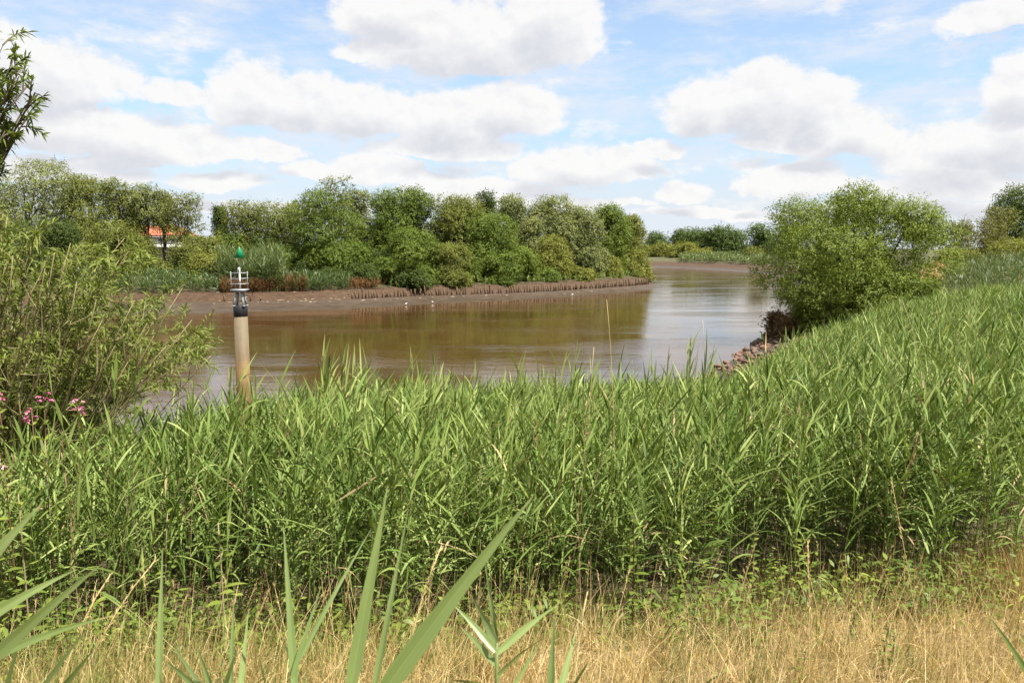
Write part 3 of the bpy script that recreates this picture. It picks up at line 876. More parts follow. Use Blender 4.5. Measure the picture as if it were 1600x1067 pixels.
# ------------------------------------------------------------------ stakes, stones and birds on the banks
def stakes():
    rng = np.random.default_rng(31)
    wood = plain('stake_wood', (0.155, 0.105, 0.062), (0.075, 0.05, 0.032), 9, 0.9, 0.15, 0, 0.4, (1, 1, 0.2))
    protos = []
    for k in range(5):
        mb = MB(); n = 8
        h = [1.0, 0.9, 1.08, 0.82, 0.97][k]
        tube(mb, [(0, 0, -0.4), (0.01, 0, h * 0.5), (0.015 * (k - 2), 0.01, h - 0.07), (0.02 * (k - 2), 0.012, h)], [0.092, 0.09, 0.085, 0.045], n)
        v = mb.v[0]; v += rng.normal(0, 0.007, v.shape)
        protos.append(mb)
    line = RIVER[26:][::1]
    pts = []
    for a, b in zip(line[:-1], line[1:]):
        L = np.hypot(*(b - a)); m = max(1, int(L / 0.2))
        for t in np.arange(m) / m: pts.append(a + (b - a) * t)
    pts = np.array(pts)
    # follow the top of the mud: move each shore point inland by the width of the mud
    tg = nrm(np.gradient(pts, axis=0)); nv = np.stack([tg[:, 1], -tg[:, 0]], -1)
    s, _ = shore(pts[:, 0] + nv[:, 0], pts[:, 1] + nv[:, 1])
    nv = nv * np.sign(s)[:, None]
    inn = pts + nv * (mud_w(pts[:, 0]) + 0.12)[:, None]
    for _ in range(12): inn[1:-1] = (inn[:-2] + inn[1:-1] * 2 + inn[2:]) / 4
    meshes = [None] * 5; last = None; cnt = 0
    for p in inn:
        px = 800 + FPX * p[0] / p[1]
        if not (545 < px < 1012 or 322 < px < 408): continue
        if last is not None and np.hypot(*(p - last)) < (0.34 if px > 500 else 0.75) * rng.uniform(0.85, 1.2): continue
        last = p
        if rng.uniform() < 0.05: continue
        k = int(rng.integers(0, 5)); z = gz(*p)
        loc = (p[0] + rng.normal(0, 0.06), p[1] + rng.normal(0, 0.06), z)
        if meshes[k] is None:
            o = protos[k].build('stake', wood); meshes[k] = o
        else:
            o = meshes[k].copy(); COL.objects.link(o)
        o.location = loc; o.rotation_euler = (rng.normal(0, 0.10), rng.normal(0, 0.12), rng.uniform(0, 6.28))
        sh = 1.0 if px > 500 else 0.7
        o.scale = (1, 1, sh * rng.uniform(0.62, 1.12))
        if px > 500: tag(o, 'weathered brown wooden stake in the long row along the far mud bank', 'stake', 'stakes in the long row on the far bank')
        else: tag(o, 'short worn wooden stake in the sparse row behind the channel marker', 'stake', 'short stakes behind the marker')
        cnt += 1
    print('stakes', cnt)


stakes()


def stones():
    rng = np.random.default_rng(41)
    import bmesh
    def rock_mesh(name, mat, k):
        bm = bmesh.new(); bmesh.ops.create_icosphere(bm, subdivisions=2, radius=1.0)
        cuts = nrm(rng.normal(0, 1, (9, 3))); off = rng.uniform(0.45, 0.85, 9)
        for v in bm.verts:
            c = np.array(v.co)
            for n_, o_ in zip(cuts, off):
                e = c @ n_ - o_
                if e > 0: c = c - n_ * e * 0.9
            v.co = c * np.array([1.0, 0.8, 0.62])
        me = bpy.data.meshes.new(name); bm.to_mesh(me); bm.free(); me.materials.append(mat)
        return me
    red = [plain('red_stone', (0.20, 0.115, 0.08), (0.11, 0.062, 0.045), 2.2, 0.85, 0.2, 0, 0.3), plain('brown_stone', (0.17, 0.12, 0.088), (0.095, 0.065, 0.048), 2.5, 0.85, 0.2, 0, 0.3)]
    pale = plain('pale_stone', (0.30, 0.24, 0.17), (0.20, 0.15, 0.10), 2.0, 0.85, 0.2)
    rm = [rock_mesh('stone', red[k % 2], k) for k in range(8)]
    pm = [rock_mesh('stone', pale, k) for k in range(5)]
    n = 0
    while n < 295:
        x, y = rng.uniform(7, 22), rng.uniform(33, 56)
        s, i = shore(x, y)
        if not (-0.45 < s[0] < 3.2): continue
        px = 800 + FPX * x / y
        if px < 1085 or px > 1290: continue
        o = bpy.data.objects.new('stone', rm[int(rng.integers(0, 8))]); COL.objects.link(o)
        r = rng.uniform(0.12, 0.27)
        o.location = (x, y, gz(x, y) + r * 0.25); o.scale = (r, r, r * rng.uniform(0.8, 1.2)); o.rotation_euler = tuple(rng.uniform(-0.5, 0.5, 2)) + (rng.uniform(0, 6.28),)
        tag(o, 'reddish brown stone in the rubble slope at the water below the large willow bush', 'stone', 'rubble stones on the near bank'); n += 1
    for _ in range(60):
        px = rng.uniform(330, 640) if rng.uniform() < 0.7 else rng.uniform(640, 960)
        # along the top of the mud
        x = None
        t = rng.uniform(-0.3, 3.2) if px < 560 else rng.uniform(-0.6, 0.2)
        for yy in np.arange(62, 130, 0.4):
            xx = (px - 800) / FPX * yy
            s, i = shore(xx, yy)
            if s[0] > mud_w(xx) - 2.2 + t * 1.0 and i[0] >= 24: x = xx; y = yy; break
        if x is None: continue
        o = bpy.data.objects.new('stone', pm[int(rng.integers(0, 5))]); COL.objects.link(o)
        r = rng.uniform(0.10, 0.24)
        o.location = (x, y, gz(x, y) + 0.02); o.scale = (r * 1.4, r, r * 0.5); o.rotation_euler = (0, 0, rng.uniform(0, 6.28))
        tag(o, 'small pale flat stone lying on the mud of the far bank', 'stone', 'pale stones on the far mud')


stones()


def birds():
    import bmesh
    wht = plain('white_feather', (0.8, 0.8, 0.78), (0.7, 0.7, 0.7), 10, 0.7); beak = plain('beak', (0.6, 0.35, 0.05))
    for px, py, rz, lab in [(634, 476, 0.4, 'small white bird on the mud below the dark overhanging bush'), (676, 474.5, 2.4, 'white bird at the water edge below the middle of the stakes'),
                            (894, 464.5, 0.2, 'white bird at the water edge near the point')]:
        best = None
        for yy in np.arange(70, 125, 0.25):
            xx = (px - 800) / FPX * yy
            if shore(xx, yy)[0][0] > 0.25: best = (xx, yy); break
        x, y = best
        root = thing('bird', (x, y, gz(x, y)), lab, 'bird')
        bm = bmesh.new(); bmesh.ops.create_uvsphere(bm, u_segments=14, v_segments=10, radius=1)
        for v in bm.verts:
            t = v.co.x
            v.co.x *= 0.2; v.co.y *= 0.085 * (1 - 0.25 * max(0, -t)); v.co.z *= 0.085
            v.co.z += 0.2 + 0.05 * t
            if t < -0.6: v.co.z += 0.02; v.co.y *= 0.7
        h = bmesh.ops.create_uvsphere(bm, u_segments=12, v_segments=8, radius=0.058)['verts']
        for v in h: v.co.x += 0.2; v.co.z += 0.33
        nck = bmesh.ops.create_uvsphere(bm, u_segments=10, v_segments=8, radius=0.055)['verts']
        for v in nck: v.co.z *= 1.6; v.co.x += 0.165; v.co.z += 0.27
        me = bpy.data.meshes.new('body'); bm.to_mesh(me); bm.free(); me.materials.append(wht)
        o = bpy.data.objects.new('body', me); COL.objects.link(o); o.parent = root
        mb = MB(); tube(mb, [(0.25, 0, 0.33), (0.31, 0, 0.32)], [0.014, 0.003], 6); mb.build('beak', beak, root)
        for s in (-1, 1):
            mb = MB(); tube(mb, [(0.0, s * 0.03, -0.02), (0.0, s * 0.03, 0.15)], 0.008, 5); mb.build('leg', beak, root)
        root.rotation_euler = (0, 0, rz); root.scale = (0.6, 0.6, 0.6)


birds()


# ------------------------------------------------------------------ reeds
def reed_mesh(mb, rng, P, H, nleaf, leafL, leafW, nseg, dead=0.06, stem_r=0.004, tint0=0.42, wind=(0.12, 0.04), upright=0.0, low=0.30):
    N = len(P)
    lean = rng.normal(0, 0.075, (N, 2)) * np.where(rng.uniform(0, 1, (N, 1)) < 0.08, 3.5, 1.0) + np.array(wind) * 0.4
    isdead = rng.uniform(0, 1, N) < dead
    top = P + np.stack([lean[:, 0] * H, lean[:, 1] * H, H], -1)
    mid = P + (top - P) * 0.5 - np.stack([lean[:, 0] * H * 0.12, lean[:, 1] * H * 0.12, 0 * H], -1)
    # stems: three-sided
    th = np.array([0, 2.094, 4.189]); ring = np.stack([np.cos(th), np.sin(th), 0 * th], -1) * stem_r
    v = np.stack([P[:, None] + ring * 1.1, mid[:, None] + ring, top[:, None] + ring * 0.45], 1)
    b = (np.arange(N) * 9)[:, None, None] + (np.arange(2) * 3)[None, :, None] + np.arange(3)[None, None]
    b2 = (np.arange(N) * 9)[:, None, None] + (np.arange(2) * 3)[None, :, None] + ((np.arange(3) + 1) % 3)[None, None]
    q = np.stack([b, b2, b2 + 3, b + 3], -1).reshape(-1, 4)
    tp = np.clip(rng.normal(tint0, 0.14, N) + 0.13 * wob(P[:, 0], P[:, 1], 1.7, 4.0), 0, 0.82)
    ts = np.where(isdead, rng.uniform(0.88, 1.0, N), tp * 0.9)
    mb.add(v.reshape(-1, 3), q, np.repeat(ts, 9))
    k = (np.arange(nleaf) + rng.uniform(0, 1, (N, nleaf))) / nleaf
    f = low + (1 - low) * k
    base = np.where(f[..., None] < 0.5, P[:, None] + (mid - P)[:, None] * (f * 2)[..., None], mid[:, None] + (top - mid)[:, None] * (f * 2 - 1)[..., None])
    az0 = rng.uniform(0, 6.283, (N, 1))
    az = az0 + (np.arange(nleaf) % 2)[None] * math.pi + rng.normal(0, 0.55, (N, nleaf))
    inc = np.clip(0.88 - 0.46 * f ** 2 - upright + rng.normal(0, 0.17, (N, nleaf)), 0.1, 1.35)
    D = np.stack([np.sin(inc) * np.cos(az) + wind[0], np.sin(inc) * np.sin(az) + wind[1], np.cos(inc)], -1); D = nrm(D)
    L = leafL * (0.75 + 0.5 * np.sin(np.clip(f, 0, 1) * 2.6)) * rng.uniform(0.7, 1.2, (N, nleaf))
    W = leafW * rng.uniform(0.7, 1.25, (N, nleaf))
    dr = np.clip(0.42 - 0.28 * f + rng.normal(0.08, 0.16, (N, nleaf)), 0, 0.95)
    tint = np.clip(tp[:, None] + rng.normal(0, 0.10, (N, nleaf)) + 0.12 * (rng.uniform(0, 1, (N, nleaf)) - 0.3), 0, 0.84)
    old = (rng.uniform(0, 1, (N, nleaf)) < 0.30 * np.clip(0.5 - f, 0, 1)) | (rng.uniform(0, 1, (N, nleaf)) < 0.008)
    tint = np.where(old, rng.uniform(0.88, 1, (N, nleaf)), tint)
    keep = ~(isdead[:, None] & (rng.uniform(0, 1, (N, nleaf)) < 0.8))
    ribbons(mb, rng, base[keep], D[keep], L[keep], W[keep], dr[keep], nseg, REED_PROF, tint[keep], 0.45)
    return top, isdead


def front(x): return 6.6 + 0.28 * np.sin(x * 0.9) + 0.2 * np.sin(x * 2.3 + 1) + np.where(x > 1.0, 0.27 * (x - 1.0), 0) - np.where(x < -2, 0.06 * (x + 2), 0) * -1


def reed_height(x, y):
    return np.interp(x - 0.0 * y, [-9, -6.0, -4.2, -2.6, -1.2, 3, 9, 25], [1.5, 1.6, 1.85, 1.95, 1.98, 1.98, 1.85, 1.75]) * (1 + 0.09 * wob(x, y, 0.8, 3.0) + 0.13 * wob(x, y, 2.6, 1.0))


def reeds():
    rng = np.random.default_rng(51)
    zones = [(-9, 14, 6, 12.5, 66, 15, 4), (-9, 18, 12.5, 22, 38, 14, 3), (0, 30, 22, 40, 24, 12, 2)]
    for zi, (xa, xb, ya, yb, den, nl, ns) in enumerate(zones):
        n = int((xb - xa) * (yb - ya) * den)
        x = rng.uniform(xa, xb, n); y = rng.uniform(ya, yb, n)
        s, _ = shore(x, y)
        px = 800 + FPX * x / y
        ok = (s > np.where(x > 5, 2.6, 1.4)) & (y > front(x) + rng.normal(0, 0.2, n)) & (px > -70) & (px < 1680)
        # thinner on the low left part, open towards the stones and the bush
        ok &= (x > -4.0) | (rng.uniform(0, 1, n) < np.interp(y, [8, 10.5, 13], [1.0, 0.6, 0.15]))
        ok &= (y < np.interp(px, [1150, 1250, 1400, 1480, 1700], [30, 37, 38, 40, 42]))
        ok &= (rng.uniform(0, 1, n) < np.maximum(0.70 + 0.65 * wob(x, y, 1.6, 2.0) - np.where(y < 9, 0.08, 0), 0.42))
        x, y = x[ok], y[ok]
        H = reed_height(x, y) * np.clip(rng.normal(0.92, 0.12, len(x)), 0.55, 1.22)
        # the wind-clipped surface of the bed falls towards the water
        px = 800 + FPX * x / y
        g = ground(x, y)
        line = np.interp(px, [0, 300, 500, 800, 1000, 1100, 1150, 1200, 1300, 1400, 1500, 1600], [684, 662, 622, 610, 613, 612, 608, 576, 520, 484, 463, 452])
        ang = np.arctan((line - 533.5) / FPX) + PITCH
        lim = EYE - y * np.tan(ang) - g + rng.normal(0, 0.11, len(x)) + np.where(rng.uniform(0, 1, len(x)) < 0.09, rng.uniform(0.08, 0.45, len(x)), 0) + 0.12 * wob(x, y, 2.6, 1.0)
        H = np.minimum(H, lim); ok = H > 0.5
        x, y, H, g = x[ok], y[ok], H[ok], g[ok]
        P = np.stack([x, y, g - 0.03], -1)
        mb = MB()
        top, dead = reed_mesh(mb, rng, P, H, nl, 0.40 if zi < 2 else 0.44, 0.0205 if zi < 2 else 0.025, ns, dead=0.12, stem_r=0.0042 if zi == 0 else 0.005)
        # brown plumes of last year on some dead stems
        pl = top[dead][: int(dead.sum() * 0.35)]
        m = len(pl) * 14
        if m:
            pp = np.repeat(pl, 14, 0) - np.array([0, 0, 1.0]) * rng.uniform(0, 0.2, (m, 1))
            ribbons(mb, rng, pp, nrm(rng.normal(0, 0.35, (m, 3)) + np.array([0.25, 0, 0.8])), rng.uniform(0.06, 0.14, m), np.full(m, 0.006), np.full(m, 0.5), 1,
                    lambda t: np.array([1.0, 0.3]), rng.uniform(0.86, 1, m))
        o = mb.build('reed_bed', REED)
        tag(o, ['dense green reed bed nearest the camera in front of the river', 'green reeds in the middle of the bed sloping to the water', 'light green reeds at the back of the bed towards the large bush'][zi], 'reeds', None, 'stuff')
        print('reeds', len(x))
    # bluish reed patch at the far right, behind the bed
    x = rng.uniform(24, 52, 2600); y = rng.uniform(44, 62, 2600)
    px = 800 + FPX * x / y
    ok = (px > 1470 + 30 * wob(x, y, 0.3)) & (px < 1660)
    x, y = x[ok], y[ok]
    mb = MB(); reed_mesh(mb, rng, np.stack([x, y, ground(x, y)], -1), rng.uniform(1.5, 2.3, len(x)), 10, 0.5, 0.04, 2, 0.04, 0.008)
    tag(mb.build('reed_bed', REED_BLUE), 'darker bluish reeds behind the light reeds at the far right', 'reeds', None, 'stuff')
    # reeds of the far bank by the marker
    def patch(name, poly_px, n, h, mat, label, dead, L=0.6, W=0.06, seed=1, t0=0.5, wd=(0.05, 0)):
        r = np.random.default_rng(seed)
        (pa, pb), (da, db) = poly_px
        d = r.uniform(da, db, n); px = r.uniform(pa, pb, n)
        x = (px - 800) / FPX * d
        s, i = shore(x, d)
        ok = (s > mud_w(x) + 1.0) if da < 140 else (s > 11)
        x, d = x[ok], d[ok]
        mb = MB(); reed_mesh(mb, r, np.stack([x, d, ground(x, d)], -1), h * r.uniform(0.7, 1.15, len(x)) * (1 + 0.25 * wob(x, d, 0.9)), 9, L, W, 2, dead, 0.012, t0, wd)
        tag(mb.build(name, mat), label, 'reeds' if 'reed' in name else 'brush', None, 'stuff')
    patch('reed_bed', ((345, 440), (85.5, 93)), 1700, 3.3, REED_BLUE, 'bluish green reeds on the far bank behind the channel marker', 0.02, 0.85, 0.07, 2, 0.55)
    patch('reed_bed', ((440, 545), (85, 92)), 600, 1.3, REED_BLUE, 'shaded reeds on the far bank below the dead topped tree', 0.04, 0.7, 0.07, 3, 0.3)
    patch('grass', ((120, 360), (82, 98)), 2200, 1.3, REED_BLUE, 'long rough grass under the bushes of the far bank below the house', 0.05, 0.6, 0.07, 9, 0.35)
    patch('dead_brush', ((345, 480), (83.5, 88)), 1900, 1.25, RUST, 'rusty brown dead brush at the top of the mud behind the marker', 0.3, 0.55, 0.06, 4)
    patch('dead_brush', ((545, 640), (86.5, 92)), 600, 1.0, RUST, 'brown dead brush above the left end of the long stake row', 0.3, 0.5, 0.06, 5)
    patch('grass', ((610, 1000), (88, 126)), 2400, 0.9, REED, 'long grass fringe above the stakes of the far bank', 0.06, 0.5, 0.06, 6)
    patch('reed_bed', ((1060, 1200), (215, 290)), 2600, 1.3, REED_BLUE, 'low reedy meadow on the bank of the river bend', 0.05, 1.3, 0.17, 7, 0.62)
    patch('grass', ((1440, 1640), (62, 95)), 2600, 0.7, STRAW, 'dry brownish meadow between the reeds and the bushes at the right', 0.3, 0.5, 0.05, 8, 0.4)


reeds()


def tall_reeds():
    rng = np.random.default_rng(61)
    G = 'tall reeds standing above the bed'
    lab = 'single tall green reed rising above the reed bed against the water'
    spots = [(503, 552, 9), (517, 530, 8.6), (530, 548, 9.4), (545, 566, 9), (470, 590, 8.8), (606, 560, 9.2), (652, 540, 9), (664, 556, 9.6), (690, 575, 9), (735, 572, 9.4), (775, 565, 9), (846, 532, 8.8),
             (860, 545, 9.3), (905, 540, 9.2), (930, 560, 10), (983, 560, 10.5), (1010, 566, 11), (1062, 545, 10.5), (1080, 520, 9.8), (1098, 530, 10), (1040, 570, 12), (1205, 540, 13), (1215, 520, 13.6),
             (1130, 560, 12), (375, 575, 8.4), (388, 555, 8.2), (400, 585, 8.6), (350, 600, 8.3), (420, 590, 8.8), (1160, 575, 13), (1420, 470, 16), (1300, 500, 17), (1470, 485, 15), (570, 575, 9.1), (820, 570, 9.5), (498, 565, 8.9), (522, 545, 9.0), (538, 560, 8.7), (640, 565, 9.3), (668, 545, 9.1), (838, 548, 9.1), (868, 556, 9.0), (892, 560, 9.4), (918, 552, 9.0), (1070, 535, 10.0), (1088, 545, 10.3), (1105, 552, 10.1), (1055, 560, 10.6), (965, 575, 10), (720, 585, 9.0), (588, 570, 8.8), (445, 600, 8.6), (330, 640, 8.0), (300, 650, 8.2), (1180, 570, 13.4), (1235, 540, 14), (1340, 495, 16.5), (1560, 455, 14)]
    for px, py, d in spots:
        t = at(px + rng.normal(0, 3), py - rng.uniform(2, 24), d); zb = gz(t[0], d)
        root = thing('tall_reed', (t[0] - 0.1, d, zb), lab, 'reed', G)
        mb = MB(); H = t[2] - zb
        reed_mesh(mb, rng, np.array([[0.0, 0, 0]]), np.array([H * 0.88]), 17, 0.40, 0.022, 6, 0, 0.0055, 0.6, (0.10, 0.0), 0.26, 0.45)
        mb.build('foliage', REED, root)
    for px, py, d, lb in [(1374, 425, 11.5, 'very tall slim reed in front of the large willow bush'), (1521, 470, 10.5, 'tall dark leaved reed rising from the light reeds at the right'),
                          (148, 535, 7.0, 'leafy tall reed, left of the three in front of the left willow bush'), (166, 545, 7.1, 'leafy tall reed, middle of the three in front of the left willow bush'),
                          (186, 530, 7.0, 'leafy tall reed, right of the three in front of the left willow bush')]:
        t = at(px, py, d); zb = gz(t[0], d)
        root = thing('tall_reed', (t[0] - 0.05, d, zb), lb, 'reed', G)
        mb = MB(); H = t[2] - zb
        reed_mesh(mb, rng, np.array([[0.0, 0, 0]]), np.array([H * 0.9]), 12, 0.34, 0.03, 6, 0, 0.006, 0.38, (0.05, 0.0), 0.3, 0.35)
        mb.build('foliage', REED, root)
    for px, py, d, lb, bend in [(948, 468, 8.8, 'pale dry bent stalk standing high above the reeds before the water', 0.12), (928, 542, 8.8, 'shorter pale dry stalk beside the high bent stalk', -0.1),
                                (1410, 470, 11, 'leaning pale dry stalk before the large willow bush', 0.5), (1098, 420 + 80, 12, 'thin dry stalk among the reeds left of the stones', 0.1)]:
        t = at(px, py, d); zb = gz(t[0] + bend, d)
        root = thing('dry_stalk', (t[0] + bend, d, zb), lb, 'stalk')
        mb = MB(); e = t - np.array([t[0] + bend, d, zb])
        tube(mb, bez((0, 0, 0), (0.02, 0, e[2] * 0.6), e, 9), np.linspace(0.006, 0.002, 9), 4, 0.85); mb.build('stem', STRAW, root)


tall_reeds()


# ------------------------------------------------------------------ foreground: dry grass, herbs, flowers, close reed leaves
def dry_grass():
    rng = np.random.default_rng(71)
    def field(n, ya, yb, Lr, W, lean, tintf, name, label, nseg=3):
        y = rng.uniform(ya, yb, n); x = rng.uniform(-0.72, 0.72, n) * (y + 0.6)
        patchy = wob(x, y, 2.1, 1.0)
        ok = (y < front(x) + 0.35 + 0.3 * rng.normal(0, 1, n)) & (rng.uniform(0, 1, n) < 0.72 + 0.4 * patchy)
        x, y = x[ok], y[ok]; m = len(x)
        az = rng.uniform(0, 6.283, m); inc = np.abs(rng.normal(0, lean, m))
        D = nrm(np.stack([np.sin(inc) * np.cos(az) + 0.10, np.sin(inc) * np.sin(az), np.cos(inc)], -1))
        L = rng.uniform(*Lr, m) * (1 + 0.25 * wob(x, y, 1.7, 5))
        mb = MB()
        ribbons(mb, rng, np.stack([x, y, ground(x, y) - 0.02], -1), D, L, W * rng.uniform(0.6, 1.5, m), rng.uniform(0.05, 0.7, m), nseg, lambda t: 1 - 0.85 * t, tintf(x, y, m), 1.0)
        tag(mb.build(name, STRAW), label, 'grass', None, 'stuff')
    def tint(x, y, m):
        g = np.clip(0.36 + 0.10 * (y - 5.5) - 0.065 * x + 0.40 * wob(x, y, 1.4, 7), 0.22, 0.88)
        br = 0.66 + 0.16 * wob(x, y, 2.4, 2.2)
        return np.where(rng.uniform(0, 1, m) < g, rng.uniform(0, 0.23, m), np.clip(rng.normal(br, 0.2, m), 0.28, 1))
    field(60000, 2.6, 9.4, (0.08, 0.28), 0.0045, 0.85, tint, 'dry_grass', 'matted straw coloured dry grass in the foreground')
    field(16000, 2.8, 9.2, (0.25, 0.50), 0.0040, 0.62, lambda x, y, m: np.clip(tint(x, y, m) + 0.05, 0, 1), 'bent_dry_grass', 'bent dry grass blades lying over the matted straw', 5)
    field(12000, 3.4, 9.6, (0.35, 0.95), 0.0034, 0.36, lambda x, y, m: np.clip(rng.normal(0.72, 0.17, m), 0.28, 1), 'tall_dry_grass', 'long thin dry grass stalks along the foot of the reeds', 5)
    n = 9000; x = rng.uniform(-5.2, 3.0, n); y = rng.uniform(4.2, 7.4, n)
    ok = (rng.uniform(0, 1, n) < np.clip(0.62 - 0.20 * (x + 1.5) + 0.5 * wob(x, y, 1.5, 3), 0, 1)) & (np.abs(x) < 0.72 * y) & (y < front(x) + 0.3)
    x, y = x[ok], y[ok]; m = len(x); az = rng.uniform(0, 6.283, m); inc = np.abs(rng.normal(0, 0.42, m))
    mb = MB()
    ribbons(mb, rng, np.stack([x, y, ground(x, y) - 0.02], -1), nrm(np.stack([np.sin(inc) * np.cos(az) + 0.1, np.sin(inc) * np.sin(az), np.cos(inc)], -1)), rng.uniform(0.2, 0.62, m), 0.006 * rng.uniform(0.5, 1.5, m),
            rng.uniform(0.1, 0.7, m), 5, lambda t: 1 - 0.85 * t ** 1.5, np.clip(rng.normal(0.14, 0.06, m), 0, 0.24), 1.0)
    tag(mb.build('green_grass', STRAW), 'green grass mixed into the straw at the lower left', 'grass', None, 'stuff')
    # tussocks
    n = 330; cx = rng.uniform(-4.6, 5.6, n); cy = rng.uniform(3.6, 8.0, n)
    k = 46; x = np.repeat(cx, k) + rng.normal(0, 0.05, n * k); y = np.repeat(cy, k) + rng.normal(0, 0.05, n * k)
    az = rng.uniform(0, 6.283, n * k); inc = np.abs(rng.normal(0, 0.5, n * k)); hh = np.repeat(rng.uniform(0.18, 0.62, n), k)
    tt = np.repeat(np.where(rng.uniform(0, 1, n) < 0.42 - 0.05 * cx, 0.13, rng.uniform(0.38, 0.85, n)), k)
    mb = MB()
    ribbons(mb, rng, np.stack([x, y, ground(x, y) - 0.02], -1), nrm(np.stack([np.sin(inc) * np.cos(az) + 0.12, np.sin(inc) * np.sin(az), np.cos(inc)], -1)), hh * rng.uniform(0.6, 1.2, n * k), 0.0045 * rng.uniform(0.6, 1.5, n * k),
            rng.uniform(0.1, 0.8, n * k), 4, lambda t: 1 - 0.85 * t, np.clip(tt + rng.normal(0, 0.07, n * k), 0, 1), 1.0)
    tag(mb.build('grass_tussocks', STRAW), 'small green and straw coloured grass tussocks scattered over the foreground', 'grass', None, 'stuff')
    # seed heads of the long grass
    n = 130; y = rng.uniform(4.0, 7.2, n); x = rng.uniform(-0.7, 0.7, n) * y
    mb = MB()
    h = rng.uniform(0.4, 0.75, n); top = np.stack([x + rng.normal(0.1, 0.14, n), y + rng.normal(0, 0.1, n), ground(x, y) + h], -1)
    b = np.stack([x, y, ground(x, y)], -1)
    D = nrm(top - b); ribbons(mb, rng, b, D, np.linalg.norm(top - b, axis=1), np.full(n, 0.004), np.zeros(n), 2, lambda t: 1 - 0.4 * t, np.full(n, 0.85))
    m = n * 26; pp = np.repeat(top, 26, 0) - np.repeat(D, 26, 0) * rng.uniform(0, 0.2, (m, 1))
    ribbons(mb, rng, pp, nrm(np.repeat(D, 26, 0) + rng.normal(0, 0.28, (m, 3))), rng.uniform(0.015, 0.035, m), np.full(m, 0.004), np.zeros(m), 1, lambda t: np.array([1, 0.4]), np.clip(rng.normal(0.8, 0.15, m), 0.4, 1))
    tag(mb.build('grass_seed_heads', STRAW), 'pale seed heads of grass scattered before the reeds', 'grass', None, 'stuff')
    # rust coloured dry clump at the right edge
    n = 1500; x = rng.normal(4.75, 0.4, n); y = rng.normal(7.15, 0.3, n)
    mb = MB(); az = rng.uniform(0, 6.283, n); inc = np.abs(rng.normal(0, 0.3, n))
    ribbons(mb, rng, np.stack([x, y, ground(x, y)], -1), nrm(np.stack([np.sin(inc) * np.cos(az), np.sin(inc) * np.sin(az), np.cos(inc)], -1)), rng.uniform(0.3, 0.75, n), np.full(n, 0.005), rng.uniform(0, 0.4, n), 3,
                lambda t: 1 - 0.8 * t, rng.uniform(0.25, 0.75, n))
    tag(mb.build('dry_grass_clump', STRAW), 'rusty dry grass clump at the right edge of the picture', 'grass', None, 'stuff')


dry_grass()


def undergrowth():
    rng = np.random.default_rng(81)
    n = 2100
    x = rng.uniform(-6.5, 7.5, n); y = front(x) + rng.normal(-0.05, 0.45, n) + 0.35 * wob(x, x * 0.3, 1.3, 6)
    px = 800 + FPX * x / y
    ok = (rng.uniform(0, 1, n) < np.clip(0.6 + 0.6 * wob(x, y, 1.4, 9) + np.where(px < 350, 0.6, 0) - np.where(px > 900, 0.25, 0), 0, 1)) & (np.abs(px - 800) < 900)
    x, y = x[ok], y[ok]; m = len(x); z = ground(x, y); h = rng.uniform(0.08, 0.60, m) * (1 + 0.3 * wob(x, y, 1.8, 4))
    mb = MB()
    per = 11
    k = rng.uniform(0.15, 1, (m, per))
    P = np.stack([x, y, z], -1)[:, None] + np.stack([rng.normal(0, 0.05, (m, per)), rng.normal(0, 0.05, (m, per)), h[:, None] * k], -1)
    az = rng.uniform(0, 6.283, (m, per)); D = nrm(np.stack([np.cos(az), np.sin(az), rng.normal(0.25, 0.3, (m, per))], -1))
    q = m * per
    ribbons(mb, rng, P.reshape(-1, 3), D.reshape(-1, 3), rng.uniform(0.04, 0.12, q), rng.uniform(0.018, 0.042, q), rng.uniform(0.1, 0.6, q), 3, LANCE_PROF, np.clip(np.repeat(rng.normal(0.45, 0.2, m), per) + rng.normal(0, 0.1, q), 0, 1), 0.3)
    ribbons(mb, rng, np.stack([x, y, z - 0.02], -1), np.tile([[0.0, 0, 1]], (m, 1)), h, np.full(m, 0.006), np.zeros(m), 1, lambda t: np.array([1, 0.5]), np.full(m, 0.3))
    tag(mb.build('undergrowth', HERB), 'leafy green weeds and bindweed along the foot of the reeds', 'weeds', None, 'stuff')


undergrowth()


